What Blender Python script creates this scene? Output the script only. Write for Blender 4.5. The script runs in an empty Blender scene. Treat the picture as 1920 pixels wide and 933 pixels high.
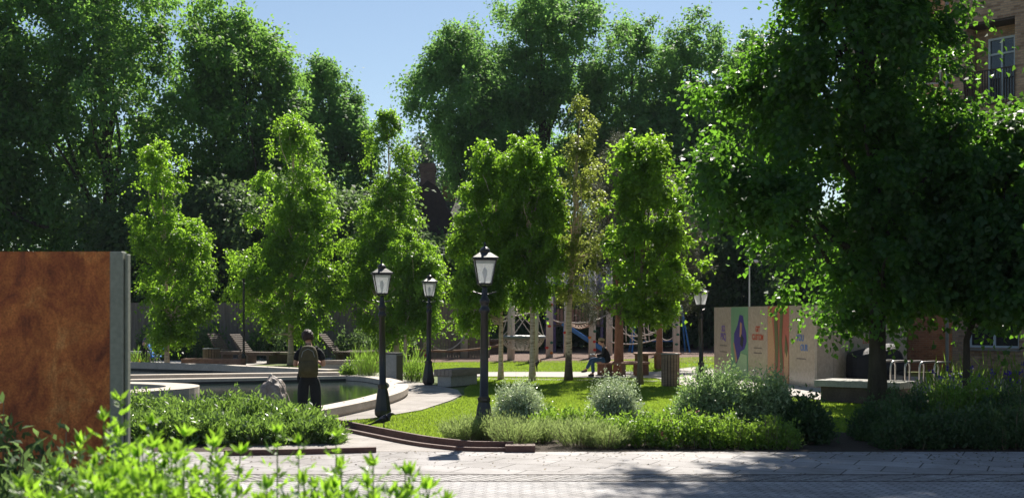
import bpy, math, random
import numpy as np
from mathutils import Vector, Matrix
R = math.radians
random.seed(7)
SC = bpy.context.scene
COL = SC.collection
F = 2300.0; HZ = 592.0; CH = 2.05          # focal length, horizon row and eye height in the measuring frame

# ------------------------------------------------------------------ survey helpers
def X(px, Y): return (px - 960.0) / F * Y
def Z(py, Y): return CH - (py - HZ) / F * Y
def G(px, py, z=0.0):
    Y = (CH - z) * F / (py - HZ); return (X(px, Y), Y)
def GY(py, z=0.0): return (CH - z) * F / (py - HZ)

# ------------------------------------------------------------------ object helpers
def meta(o, label=None, cat=None, group=None, kind=None):
    if label: o['label'] = label
    if cat: o['category'] = cat
    if group: o['group'] = group
    if kind: o['kind'] = kind
    return o
def empty(name, loc=(0, 0, 0), rz=0.0, label=None, cat=None, group=None):
    o = bpy.data.objects.new(name, None); COL.objects.link(o)
    o.location = loc; o.rotation_euler = (0, 0, rz); o.empty_display_size = .2
    return meta(o, label, cat, group)
def link(name, me, mat=None, parent=None):
    o = bpy.data.objects.new(name, me); COL.objects.link(o)
    if mat is not None:
        me.materials.clear()
        for m in (mat if isinstance(mat, (list, tuple)) else [mat]): me.materials.append(m)
    if parent is not None: o.parent = parent
    return o
def dup(root, loc, rz=None, scale=None, label=None):
    r = root.copy(); COL.objects.link(r); r.location = loc
    if rz is not None: r.rotation_euler = (0, 0, rz)
    if scale is not None: r.scale = (scale,) * 3
    if label: r['label'] = label
    for ch in list(root.children):
        c = ch.copy(); COL.objects.link(c); c.parent = r
        for g in ch.children:
            d = g.copy(); COL.objects.link(d); d.parent = c
    return r

class MB:
    def __init__(s): s.v = []; s.f = []
    def add(s, vs, fs):
        n = len(s.v); s.v += [tuple(v) for v in vs]; s.f += [tuple(i + n for i in f) for f in fs]; return s
    def box(s, c, d, rz=0.0, rx=0.0, ry=0.0, bev=0.0):
        hx, hy, hz = d[0]/2, d[1]/2, d[2]/2
        M = Matrix.Rotation(rz, 3, 'Z') @ Matrix.Rotation(ry, 3, 'Y') @ Matrix.Rotation(rx, 3, 'X')
        if bev <= 0:
            P = [(x, y, z) for z in (-hz, hz) for x, y in ((-hx, -hy), (hx, -hy), (hx, hy), (-hx, hy))]
            Fs = [(3,2,1,0),(4,5,6,7),(0,1,5,4),(1,2,6,5),(2,3,7,6),(3,0,4,7)]
        else:
            b = min(bev, hx*.9, hy*.9, hz*.9); P = []; Fs = []
            def ring(z, i): return [(-hx+i+ (b if 0 else 0), -hy+i, z), (hx-i, -hy+i, z), (hx-i, hy-i, z), (-hx+i, hy-i, z)]
            def oct_(z, i):
                a = hx-i; c2 = hy-i; k = b if i < b*.5 else b*.5
                return [(-a+k,-c2,z),(a-k,-c2,z),(a,-c2+k,z),(a,c2-k,z),(a-k,c2,z),(-a+k,c2,z),(-a,c2-k,z),(-a,-c2+k,z)]
            L = [oct_(-hz, b), oct_(-hz+b, 0), oct_(hz-b, 0), oct_(hz, b)]
            for q in L: P += q
            for k in range(3):
                for i in range(8):
                    j = (i+1) % 8; Fs.append((k*8+i, k*8+j, k*8+8+j, k*8+8+i))
            Fs.append(tuple(range(7, -1, -1))); Fs.append(tuple(range(24, 32)))
        s.add([tuple(M @ Vector(p) + Vector(c)) for p in P], Fs); return s
    def tube(s, pts, r, n=8, cap=True):
        pts = [Vector(p) for p in pts]; m = len(pts)
        rs = r if isinstance(r, (list, tuple)) else [r]*m
        base = len(s.v); up = Vector((0, 0, 1)); prev = None
        for i, p in enumerate(pts):
            d = (pts[min(i+1, m-1)] - pts[max(i-1, 0)])
            if d.length < 1e-9: d = up.copy()
            d.normalize()
            a = prev if prev is not None else (Vector((1, 0, 0)) if abs(d.z) > .9 else up)
            u = (a - d*a.dot(d))
            if u.length < 1e-5: u = Vector((0, 1, 0)).cross(d)
            u.normalize(); prev = u; w = d.cross(u)
            for k in range(n):
                t = 2*math.pi*k/n; q = p + (u*math.cos(t) + w*math.sin(t))*rs[i]; s.v.append(tuple(q))
        for i in range(m-1):
            for k in range(n):
                k2 = (k+1) % n; s.f.append((base+i*n+k, base+i*n+k2, base+(i+1)*n+k2, base+(i+1)*n+k))
        if cap:
            s.f.append(tuple(base+k for k in range(n-1, -1, -1))); s.f.append(tuple(base+(m-1)*n+k for k in range(n)))
        return s
    def lathe(s, prof, n=16, c=(0, 0, 0), rot=0.0, sx=1, sy=1):
        base = len(s.v)
        for r, z in prof:
            for k in range(n):
                t = 2*math.pi*(k+.5)/n + rot; s.v.append((c[0]+math.cos(t)*r*sx, c[1]+math.sin(t)*r*sy, c[2]+z))
        for i in range(len(prof)-1):
            for k in range(n):
                k2 = (k+1) % n; s.f.append((base+i*n+k, base+i*n+k2, base+(i+1)*n+k2, base+(i+1)*n+k))
        s.f.append(tuple(base+k for k in range(n-1, -1, -1))); s.f.append(tuple(base+(len(prof)-1)*n+k for k in range(n)))
        return s
    def prism(s, poly, z0, z1):
        n = len(poly)
        a = sum(poly[i][0]*poly[(i+1) % n][1]-poly[(i+1) % n][0]*poly[i][1] for i in range(n))
        if a < 0: poly = poly[::-1]
        P = [(x, y, z0) for x, y in poly] + [(x, y, z1) for x, y in poly]
        Fs = [tuple(range(n-1, -1, -1)), tuple(range(n, 2*n))] + [(i, (i+1) % n, n+(i+1) % n, n+i) for i in range(n)]
        return s.add(P, Fs)
    def ribbon(s, pts, w, z0, z1, closed=False):
        """a wall of width w to the left/right of a plan polyline"""
        P = [Vector((p[0], p[1])) for p in pts]; n = len(P); L = []; Rr = []
        for i in range(n):
            a = P[(i-1) % n] if (closed or i > 0) else P[i]; b = P[(i+1) % n] if (closed or i < n-1) else P[i]
            d = (b-a).normalized(); nr = Vector((-d.y, d.x)); L.append(P[i]+nr*w/2); Rr.append(P[i]-nr*w/2)
        base = len(s.v)
        for l, r in zip(L, Rr): s.v += [(l.x, l.y, z0), (r.x, r.y, z0), (r.x, r.y, z1), (l.x, l.y, z1)]
        m = n if closed else n-1
        for i in range(m):
            a = base+4*i; b = base+4*((i+1) % n)
            for k in range(4):
                k2 = (k+1) % 4; s.f.append((a+k, a+k2, b+k2, b+k))
        if not closed:
            s.f.append((base+3, base+2, base+1, base)); e = base+4*(n-1); s.f.append((e, e+1, e+2, e+3))
        return s
    def build(s, name, mat, parent=None, smooth=False):
        me = bpy.data.meshes.new(name); me.from_pydata(s.v, [], s.f); me.update()
        if smooth: me.polygons.foreach_set('use_smooth', [True]*len(me.polygons))
        return link(name, me, mat, parent)

def sheet(name, poly, z, mat, kind='structure'):
    me = bpy.data.meshes.new(name)
    n = len(poly); a = sum(poly[i][0]*poly[(i+1) % n][1]-poly[(i+1) % n][0]*poly[i][1] for i in range(n))
    if a < 0: poly = poly[::-1]
    me.from_pydata([(x, y, z) for x, y in poly], [], [tuple(range(n))]); me.update()
    o = link(name, me, mat); o['kind'] = kind; return o
def smooth_curve(pts, k=6, closed=False):
    out = []; n = len(pts)
    rng = range(n if closed else n-1)
    for i in rng:
        g = lambda j: Vector(pts[j % n]) if closed else Vector(pts[max(0, min(n-1, j))])
        p0, p1, p2, p3 = g(i-1), g(i), g(i+1), g(i+2)
        for q in range(k):
            t = q/k
            out.append(tuple(.5*((2*p1)+(-p0+p2)*t+(2*p0-5*p1+4*p2-p3)*t*t+(-p0+3*p1-3*p2+p3)*t**3)))
    if not closed: out.append(tuple(pts[-1]))
    return out

# ------------------------------------------------------------------ materials
def nm(name):
    m = bpy.data.materials.new(name); m.use_nodes = True; nt = m.node_tree; nt.nodes.clear()
    out = nt.nodes.new('ShaderNodeOutputMaterial'); return m, nt, out
def N(nt, t, **k):
    n = nt.nodes.new(t)
    for a, b in k.items(): setattr(n, a, b)
    return n
def ramp(nt, fac, stops):
    r = N(nt, 'ShaderNodeValToRGB'); e = r.color_ramp.elements
    e[0].position = stops[0][0]; e[0].color = (*stops[0][1], 1)
    e[1].position = stops[-1][0]; e[1].color = (*stops[-1][1], 1)
    for p, c in stops[1:-1]:
        q = e.new(p); q.color = (*c, 1)
    nt.links.new(fac, r.inputs['Fac']); return r.outputs['Color']
def noise(nt, vec, scale, detail=4, rough=.6, dist=0):
    n = N(nt, 'ShaderNodeTexNoise'); n.inputs['Scale'].default_value = scale; n.inputs['Detail'].default_value = detail
    n.inputs['Roughness'].default_value = rough; n.inputs['Distortion'].default_value = dist
    if vec is not None: nt.links.new(vec, n.inputs['Vector'])
    return n.outputs['Fac']
def coords(nt, scale=(1, 1, 1), rot=(0, 0, 0), kind='Object'):
    t = N(nt, 'ShaderNodeTexCoord'); m = N(nt, 'ShaderNodeMapping')
    m.inputs['Scale'].default_value = scale; m.inputs['Rotation'].default_value = rot
    nt.links.new(t.outputs[kind], m.inputs['Vector']); return m.outputs['Vector']
def mixc(nt, fac, a, b, mode='MIX'):
    m = N(nt, 'ShaderNodeMix', data_type='RGBA', blend_type=mode)
    for s, v in ((m.inputs['Factor'], fac), (m.inputs['A'], a), (m.inputs['B'], b)):
        if hasattr(v, 'links'): nt.links.new(v, s)
        elif isinstance(v, tuple): s.default_value = (*v, 1)
        else: s.default_value = v
    return m.outputs['Result']
def bump(nt, h, strength, dist=.01):
    b = N(nt, 'ShaderNodeBump'); b.inputs['Strength'].default_value = strength; b.inputs['Distance'].default_value = dist
    nt.links.new(h, b.inputs['Height']); return b.outputs['Normal']
def prin(nt, out, col, rough=.7, metal=0., spec=.5, nrm=None):
    p = N(nt, 'ShaderNodeBsdfPrincipled')
    if hasattr(col, 'links'): nt.links.new(col, p.inputs['Base Color'])
    else: p.inputs['Base Color'].default_value = (*col, 1)
    if hasattr(rough, 'links'): nt.links.new(rough, p.inputs['Roughness'])
    else: p.inputs['Roughness'].default_value = rough
    p.inputs['Metallic'].default_value = metal; p.inputs['Specular IOR Level'].default_value = spec
    if nrm is not None: nt.links.new(nrm, p.inputs['Normal'])
    nt.links.new(p.outputs[0], out.inputs['Surface']); return p
def noisy(name, c1, c2, scale=6, rough=.75, bs=.2, metal=0., spec=.4, stretch=(1, 1, 1), bd=.01, detail=5, mid=(.35, .65)):
    m, nt, out = nm(name); v = coords(nt, stretch)
    f = noise(nt, v, scale, detail); f2 = noise(nt, v, scale*9, 3)
    c = ramp(nt, f, [(mid[0], c1), (mid[1], c2)])
    c = mixc(nt, .35, c, ramp(nt, f2, [(.3, tuple(x*.6 for x in c1)), (.7, tuple(min(1, x*1.25) for x in c2))]))
    prin(nt, out, c, rough, metal, spec, bump(nt, f2, bs, bd) if bs > 0 else None); return m
def leafmat(name, dark, light, trans, tf=.5, rough=.45, spec=.35, patch=1.2):
    m, nt, out = nm(name)
    a = N(nt, 'ShaderNodeAttribute', attribute_name='var')
    c = ramp(nt, a.outputs['Fac'], [(0, dark), (.55, tuple((x+y)/2 for x, y in zip(dark, light))), (1, light)])
    p = N(nt, 'ShaderNodeBsdfPrincipled'); nt.links.new(c, p.inputs['Base Color'])
    p.inputs['Roughness'].default_value = rough; p.inputs['Specular IOR Level'].default_value = spec
    t = N(nt, 'ShaderNodeBsdfTranslucent')
    tc = ramp(nt, a.outputs['Fac'], [(0, tuple(x*.6 for x in trans)), (1, tuple(min(1, x*1.25) for x in trans))])
    nt.links.new(tc, t.inputs['Color'])
    mx = N(nt, 'ShaderNodeMixShader'); mx.inputs[0].default_value = tf
    nt.links.new(p.outputs[0], mx.inputs[1]); nt.links.new(t.outputs[0], mx.inputs[2])
    nt.links.new(mx.outputs[0], out.inputs['Surface']); return m
def brickmat(name, c1, c2, mortar, w=.23, h=.078, rot=0., plan=False, ms=.012, rough=.85, bs=.5, bias=0., dirt=None, offset=.5, freq=2):
    m, nt, out = nm(name)
    t = N(nt, 'ShaderNodeTexCoord')
    if plan:
        mp = N(nt, 'ShaderNodeMapping'); mp.inputs['Rotation'].default_value = (0, 0, rot); nt.links.new(t.outputs['Object'], mp.inputs['Vector']); v = mp.outputs['Vector']
    else:
        s = N(nt, 'ShaderNodeSeparateXYZ'); nt.links.new(t.outputs['Object'], s.inputs[0])
        ad = N(nt, 'ShaderNodeMath', operation='ADD'); nt.links.new(s.outputs[0], ad.inputs[0]); nt.links.new(s.outputs[1], ad.inputs[1])
        cb = N(nt, 'ShaderNodeCombineXYZ'); nt.links.new(ad.outputs[0], cb.inputs[0]); nt.links.new(s.outputs[2], cb.inputs[1]); v = cb.outputs[0]
    b = N(nt, 'ShaderNodeTexBrick'); nt.links.new(v, b.inputs['Vector'])
    b.inputs['Scale'].default_value = 1; b.inputs['Brick Width'].default_value = w; b.inputs['Row Height'].default_value = h
    b.inputs['Mortar Size'].default_value = ms; b.inputs['Bias'].default_value = bias; b.offset = offset; b.offset_frequency = freq
    b.inputs['Color1'].default_value = (*c1, 1); b.inputs['Color2'].default_value = (*c2, 1); b.inputs['Mortar'].default_value = (*mortar, 1)
    f = noise(nt, v, 1.3, 6, .65); f2 = noise(nt, v, 30, 3)
    c = mixc(nt, 1.0, b.outputs['Color'], ramp(nt, f, [(.3, (.62, .60, .58)), (.7, (1, 1, 1))]), 'MULTIPLY')
    c = mixc(nt, .5, c, ramp(nt, f2, [(.3, (.6, .6, .6)), (.7, (1, 1, 1))]), 'MULTIPLY')
    if plan:
        f3 = noise(nt, v, .35, 7, .7, .6); c = mixc(nt, .8, c, ramp(nt, f3, [(.38, (.62, .60, .58)), (.52, (1, 1, 1))]), 'MULTIPLY')
    hgt = N(nt, 'ShaderNodeMath', operation='SUBTRACT'); hgt.inputs[0].default_value = 1; nt.links.new(b.outputs['Fac'], hgt.inputs[1])
    prin(nt, out, c, rough, 0, .3, bump(nt, hgt.outputs[0], bs, .006)); return m

M = {}
M['soil'] = noisy('soil', (.035, .024, .016), (.075, .05, .035), 8, .95, .8, bd=.03)
M['turf'] = noisy('turf', (.055, .10, .018), (.13, .155, .035), .8, .9, .6, bd=.02)
M['bark'] = noisy('bark_chips', (.10, .055, .04), (.26, .17, .13), 26, .95, .9, bd=.04)
M['path'] = brickmat('path_paving', (.40, .365, .34), (.47, .43, .40), (.22, .2, .18), 1.2, .4, R(12), True, .008, .8, .25)
M['farpath'] = noisy('far_path', (.36, .33, .30), (.46, .42, .39), 2.5, .9, .15)
M['slab'] = brickmat('slab_paving', (.38, .36, .355), (.48, .455, .45), (.07, .06, .055), .86, .60, R(24), True, .010, .75, .35)
M['bandstone'] = brickmat('band_paving', (.40, .38, .37), (.50, .48, .47), (.07, .065, .065), .34, .11, R(52), True, .016, .8, .4, offset=0)
M['herring'] = brickmat('road_paviours', (.42, .41, .42), (.54, .52, .52), (.16, .155, .16), .20, .10, R(45), True, .010, .75, .45)
M['stone'] = noisy('pond_stone', (.40, .34, .28), (.54, .47, .40), 3, .75, .25)
M['stone_dark'] = noisy('pond_lining', (.018, .019, .022), (.035, .036, .04), 5, .5, .1)
M['corten'] = None
M['black'] = noisy('black_paint', (.010, .010, .011), (.018, .018, .020), 12, .38, .06, spec=.5)
M['wood'] = noisy('grey_timber', (.17, .11, .075), (.31, .215, .15), 3, .8, .4, stretch=(1, 1, 6))
M['woodh'] = noisy('bench_timber', (.19, .15, .12), (.36, .30, .25), 3, .8, .4, stretch=(1, 8, 8))
M['darkwood'] = noisy('dark_timber', (.07, .05, .04), (.13, .095, .075), 4, .8, .4, stretch=(1, 1, 1))
M['redwood'] = noisy('reddish_timber', (.20, .10, .07), (.34, .19, .13), 5, .8, .4)
M['fence'] = noisy('fence_boards', (.13, .105, .09), (.24, .20, .175), 1.2, .85, .4, stretch=(8, 8, .6))
M['postwood'] = noisy('pale_post_timber', (.46, .43, .40), (.64, .60, .57), 4, .8, .3, stretch=(3, 3, .5))
M['steel'] = noisy('brushed_steel', (.42, .41, .40), (.55, .53, .51), 20, .35, .03, metal=.9)
M['galv'] = noisy('grey_metal', (.20, .21, .21), (.28, .29, .29), 10, .5, .05, metal=.3)
M['frame'] = noisy('grey_green_coating', (.22, .235, .19), (.255, .27, .22), 3, .5, .03)
M['rope'] = noisy('beige_rope', (.42, .37, .31), (.58, .52, .46), 40, .9, .3)
M['browrope'] = noisy('brown_rope', (.20, .12, .08), (.28, .18, .12), 40, .9, .3)
M['bluepaint'] = noisy('blue_paint', (.03, .14, .36), (.05, .20, .46), 5, .45, .03)
M['bluefab'] = noisy('blue_fabric', (.02, .13, .48), (.04, .22, .62), 8, .8, .2)
M['redhold'] = noisy('red_resin', (.50, .04, .03), (.6, .07, .05), 5, .6, .1)
M['orhold'] = noisy('orange_resin', (.65, .20, .03), (.75, .28, .05), 5, .6, .1)
M['grhold'] = noisy('green_resin', (.02, .12, .08), (.04, .18, .12), 5, .6, .1)
M['skin'] = noisy('skin', (.50, .26, .18), (.60, .33, .24), 20, .55, .05)
M['hair'] = noisy('brown_hair', (.018, .008, .006), (.045, .020, .014), 40, .6, .5, stretch=(1, 1, .3))
M['tee'] = noisy('black_cotton', (.008, .008, .011), (.018, .018, .024), 12, .9, .4, bd=.02)
M['trous'] = noisy('black_denim', (.008, .009, .012), (.020, .021, .027), 10, .85, .4, bd=.02)
M['jeans'] = noisy('blue_denim', (.03, .075, .16), (.06, .13, .25), 12, .85, .4, bd=.02)
M['mauve'] = noisy('mauve_knit', (.10, .07, .14), (.16, .11, .20), 12, .9, .4)
M['olive'] = noisy('olive_canvas', (.055, .045, .020), (.10, .082, .038), 10, .8, .4, bd=.02)
M['cap'] = noisy('tan_felt', (.34, .24, .15), (.46, .34, .22), 20, .9, .2)
M['paper'] = noisy('pale_print', (.6, .6, .6), (.75, .75, .75), 12, .6, 0)
M['plumage'] = noisy('black_feathers', (.008, .008, .012), (.022, .022, .04), 30, .4, .2)
M['boulder'] = noisy('boulder_stone', (.16, .12, .10), (.40, .33, .29), 2.2, .55, .8, bd=.04)
M['cover'] = noisy('black_cover_fabric', (.007, .008, .012), (.014, .015, .022), 5, .6, .6, bd=.05)
M['rubber'] = noisy('rubber', (.012, .012, .012), (.02, .02, .02), 20, .8, .1)
M['roofdark'] = noisy('brown_roof', (.035, .022, .022), (.06, .04, .038), 4, .85, .4)
M['slate'] = brickmat('slate_roof', (.10, .09, .095), (.15, .135, .13), (.04, .04, .04), .3, .22, 0, False, .012)
M['chimbrick'] = brickmat('chimney_brick', (.36, .16, .10), (.30, .12, .08), (.3, .25, .2))
M['brick'] = None
M['brickdark'] = brickmat('dark_brick', (.26, .15, .12), (.17, .10, .085), (.22, .19, .17), .23, .078)
M['winframe'] = noisy('window_frame', (.45, .52, .60), (.52, .60, .68), 5, .4, 0)
M['soffit'] = noisy('dark_render', (.05, .04, .035), (.07, .055, .05), 5, .8, .1)
M['cream'] = noisy('cream_board', (.52, .42, .34), (.57, .46, .38), 1.2, .22, .02, spec=.6)
M['concrete'] = noisy('concrete', (.30, .29, .27), (.42, .40, .37), 4, .8, .3)
M['bulb'] = noisy('bulb_glass', (.75, .75, .72), (.85, .85, .82), 5, .2, 0)
M['irisp'] = noisy('iris_petal', (.05, .02, .30), (.10, .05, .50), 30, .6, .1)
M['yellowp'] = noisy('yellow_petal', (.75, .48, .03), (.85, .6, .06), 30, .6, .1)
M['whitep'] = noisy('white_petal', (.75, .72, .70), (.85, .82, .80), 30, .6, .1)
M['pinkp'] = noisy('pink_petal', (.55, .12, .18), (.65, .2, .28), 30, .6, .1)
M['barkw'] = None
M['barkd'] = noisy('dark_bark', (.035, .028, .022), (.08, .065, .05), 7, .9, .8, stretch=(1, 1, .25), bd=.03)
M['barkm'] = noisy('mid_bark', (.14, .11, .07), (.24, .19, .13), 9, .9, .6, stretch=(1, 1, .3), bd=.02)
M['barkpine'] = noisy('pine_bark', (.22, .10, .065), (.38, .19, .13), 9, .9, .9, stretch=(1, 1, .4), bd=.03)
M['dogtan'] = noisy('tan_fur', (.22, .11, .06), (.38, .22, .12), 30, .9, .5)
M['dogblack'] = noisy('black_fur', (.012, .010, .010), (.03, .026, .024), 30, .9, .5)
M['creamfur'] = noisy('cream_fur', (.6, .52, .4), (.75, .66, .54), 30, .9, .5)

# birch bark: pale with dark lenticels, dark and cracked towards the foot
def birchbark(name='birch_bark', foot=False):
    m, nt, out = nm(name); v = coords(nt, (1, 1, 1))
    f = noise(nt, coords(nt, (2, 2, 14)), 2.0, 4, .6); g = noise(nt, v, 7, 4)
    c = ramp(nt, f, [(.34, (.13, .09, .065)), (.42, (.52, .39, .28)), (.7, (.70, .56, .42))])
    if foot:
        s = N(nt, 'ShaderNodeSeparateXYZ'); nt.links.new(v, s.inputs[0])
        ad = N(nt, 'ShaderNodeMath', operation='MULTIPLY_ADD'); nt.links.new(g, ad.inputs[0]); ad.inputs[1].default_value = -1.3; nt.links.new(s.outputs[2], ad.inputs[2])
        c = mixc(nt, ramp(nt, ad.outputs[0], [(.0, (.9, .9, .9)), (.25, (0, 0, 0))]), c, (.07, .05, .04))
    prin(nt, out, c, .75, 0, .3, bump(nt, f, .4, .01)); return m
M['barkw'] = birchbark(); M['barkf'] = birchbark('dark_footed_birch_bark', True)
def corten():
    m, nt, out = nm('rusted_steel'); v = coords(nt, (1, 1, 1))
    f = noise(nt, coords(nt, (1.7, 1.7, 1.2)), 1.9, 9, .68, .8); g = noise(nt, v, 60, 4, .7); h = noise(nt, coords(nt, (3, 3, .7)), 3, 6, .6)
    c = ramp(nt, f, [(.32, (.20, .050, .022)), (.44, (.46, .125, .036)), (.55, (.68, .22, .055)), (.68, (.82, .38, .12))])
    c = mixc(nt, .55, c, ramp(nt, h, [(.35, (.45, .35, .35)), (.6, (1, 1, 1))]), 'MULTIPLY')
    c = mixc(nt, .75, c, ramp(nt, g, [(.36, (.38, .32, .30)), (.58, (1, 1, 1))]), 'MULTIPLY')
    k = noise(nt, coords(nt, (9, 9, 3.5)), 3, 6, .75); c = mixc(nt, .45, c, ramp(nt, k, [(.40, (.45, .40, .38)), (.55, (1, 1, 1))]), 'MULTIPLY')
    prin(nt, out, c, .6, 0, .35, bump(nt, g, .2, .003)); return m
M['corten'] = corten()
M['edging'] = noisy('rust_edging', (.085, .042, .034), (.15, .08, .062), 3, .7, .2)
def facebrick():
    m = brickmat('buff_brick', (.60, .42, .29), (.48, .31, .21), (.36, .30, .26), .23, .078, bs=.6, ms=.011)
    nt = m.node_tree; p = [n for n in nt.nodes if n.type == 'BSDF_PRINCIPLED'][0]; old = p.inputs['Base Color'].links[0].from_socket
    b = [n for n in nt.nodes if n.type == 'TEX_BRICK'][0]
    b2 = N(nt, 'ShaderNodeTexBrick'); nt.links.new(b.inputs['Vector'].links[0].from_socket, b2.inputs['Vector'])
    for k in ('Scale', 'Brick Width', 'Row Height', 'Mortar Size'): b2.inputs[k].default_value = b.inputs[k].default_value
    b2.inputs['Color1'].default_value = (1, 1, 1, 1); b2.inputs['Color2'].default_value = (.25, .2, .22, 1); b2.inputs['Mortar'].default_value = (1, 1, 1, 1); b2.inputs['Bias'].default_value = -.55
    c = mixc(nt, 1., old, b2.outputs['Color'], 'MULTIPLY'); nt.links.new(c, p.inputs['Base Color']); return m
M['brick'] = facebrick()
def glassmat(name, tint=(.05, .06, .06), alpha=.5, rough=.03):
    m, nt, out = nm(name); p = N(nt, 'ShaderNodeBsdfPrincipled'); p.inputs['Base Color'].default_value = (*tint, 1)
    p.inputs['Roughness'].default_value = rough; p.inputs['Specular IOR Level'].default_value = .9
    t = N(nt, 'ShaderNodeBsdfTransparent'); mx = N(nt, 'ShaderNodeMixShader'); mx.inputs[0].default_value = alpha
    nt.links.new(t.outputs[0], mx.inputs[1]); nt.links.new(p.outputs[0], mx.inputs[2]); nt.links.new(mx.outputs[0], out.inputs['Surface']); return m
M['winglass'] = glassmat('window_glass', (.03, .04, .045), .95)
def lampglass():
    m, nt, out = nm('frosted_lantern_glass'); p = N(nt, 'ShaderNodeBsdfPrincipled'); p.inputs['Base Color'].default_value = (.7, .72, .74, 1); p.inputs['Roughness'].default_value = .25
    t = N(nt, 'ShaderNodeBsdfTransparent'); tl = N(nt, 'ShaderNodeBsdfTranslucent'); tl.inputs['Color'].default_value = (.85, .87, .9, 1)
    a = N(nt, 'ShaderNodeMixShader'); a.inputs[0].default_value = .6; nt.links.new(p.outputs[0], a.inputs[1]); nt.links.new(tl.outputs[0], a.inputs[2])
    mx = N(nt, 'ShaderNodeMixShader'); mx.inputs[0].default_value = .62
    nt.links.new(t.outputs[0], mx.inputs[1]); nt.links.new(a.outputs[0], mx.inputs[2]); nt.links.new(mx.outputs[0], out.inputs['Surface']); return m
M['lampglass'] = lampglass()
def water():
    m, nt, out = nm('pond_water'); v = coords(nt, (1, 1, 1)); f = noise(nt, v, 9, 3, .5, .5)
    p = prin(nt, out, (.012, .022, .018), .03, 0, .6, bump(nt, f, .12, .02)); p.inputs['IOR'].default_value = 1.33; return m
M['water'] = water()

L = {}
L['lime']   = leafmat('lime_tree_leaf', (.036, .10, .036), (.13, .25, .07), (.30, .56, .09), .48, .6, .18)
L['limefar']= leafmat('far_tree_leaf', (.042, .115, .050), (.13, .25, .085), (.30, .56, .12), .48, .6, .18)
L['birch']  = leafmat('birch_leaf', (.026, .075, .014), (.12, .20, .026), (.40, .70, .05), .5, .45, .3)
L['birchy'] = leafmat('yellow_birch_leaf', (.07, .11, .02), (.16, .19, .05), (.45, .55, .09), .5, .45, .35)
L['near']   = leafmat('broad_leaf', (.016, .045, .020), (.040, .090, .030), (.22, .50, .04), .45, .45, .3)
L['under']  = leafmat('understorey_leaf', (.030, .070, .036), (.08, .14, .055), (.20, .32, .09), .42, .55, .2)
L['pine']   = leafmat('pine_needle', (.04, .055, .035), (.14, .14, .09), (.10, .12, .05), .25, .6, .25)
L['glossy'] = leafmat('glossy_shrub_leaf', (.022, .060, .018), (.14, .21, .07), (.28, .46, .07), .42, .25, .7)
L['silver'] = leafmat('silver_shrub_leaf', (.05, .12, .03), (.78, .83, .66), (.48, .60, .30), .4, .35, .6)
L['pale']   = leafmat('sage_green_leaf', (.032, .090, .022), (.40, .48, .28), (.32, .50, .14), .42, .4, .5)
L['lav']    = leafmat('lavender_leaf', (.10, .15, .05), (.28, .34, .15), (.40, .52, .16), .45, .6, .25)
L['mix']    = leafmat('bed_leaf', (.035, .10, .015), (.14, .22, .04), (.34, .56, .06), .45, .45, .4)
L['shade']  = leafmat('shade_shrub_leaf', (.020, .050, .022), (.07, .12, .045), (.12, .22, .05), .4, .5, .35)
L['fg']     = leafmat('foreground_leaf', (.04, .11, .014), (.14, .24, .035), (.40, .70, .05), .5, .42, .45)
L['reed']   = leafmat('reed_leaf', (.05, .12, .02), (.14, .22, .04), (.30, .50, .06), .5, .45, .4)
L['grass']  = leafmat('lawn_blade', (.10, .18, .02), (.23, .31, .05), (.42, .60, .06), .45, .6, .25)

# ------------------------------------------------------------------ foliage meshes
def unit(a): return a/np.maximum(np.linalg.norm(a, axis=1, keepdims=True), 1e-9)
def leafmesh(name, P, D, Nn, ln, wd, mat, parent=None, var=None, rng=None, fold=.18, shape=.45):
    n = len(P); D = unit(D); S = unit(np.cross(Nn, D)); U = np.cross(D, S)
    ln = np.broadcast_to(np.asarray(ln, float), (n,))[:, None]; wd = np.broadcast_to(np.asarray(wd, float), (n,))[:, None]
    mid = P + D*ln*shape + U*wd*fold
    V = np.empty((n, 4, 3), np.float32)
    V[:, 0] = P; V[:, 1] = mid - S*wd*.5; V[:, 2] = P + D*ln - U*wd*fold*.6; V[:, 3] = mid + S*wd*.5
    me = bpy.data.meshes.new(name); me.vertices.add(4*n); me.vertices.foreach_set('co', V.reshape(-1))
    me.loops.add(4*n); me.loops.foreach_set('vertex_index', np.arange(4*n, dtype=np.int32))
    me.polygons.add(n); me.polygons.foreach_set('loop_start', np.arange(0, 4*n, 4, dtype=np.int32))
    a = me.attributes.new('var', 'FLOAT', 'FACE')
    if var is None: var = rng.random(n)
    a.data.foreach_set('value', np.clip(var, 0, 1).astype(np.float32))
    me.update(calc_edges=True)
    return link(name, me, mat, parent)

def limbs(mb, rng, p0, p1, r0, r1, n=6, sag=.0, k=6, sides=6):
    pts = []; rs = []; p0 = np.array(p0, float); p1 = np.array(p1, float); Ld = np.linalg.norm(p1-p0)
    off = rng.normal(0, .05*Ld, (2, 3))
    for i in range(n+1):
        t = i/n; q = p0+(p1-p0)*t + off[0]*math.sin(math.pi*t) + off[1]*math.sin(2*math.pi*t)*.5; q[2] += sag*math.sin(math.pi*t)*Ld
        pts.append(q); rs.append(r0+(r1-r0)*t)
    mb.tube([tuple(q) for q in pts], rs, sides)
    return pts

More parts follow.
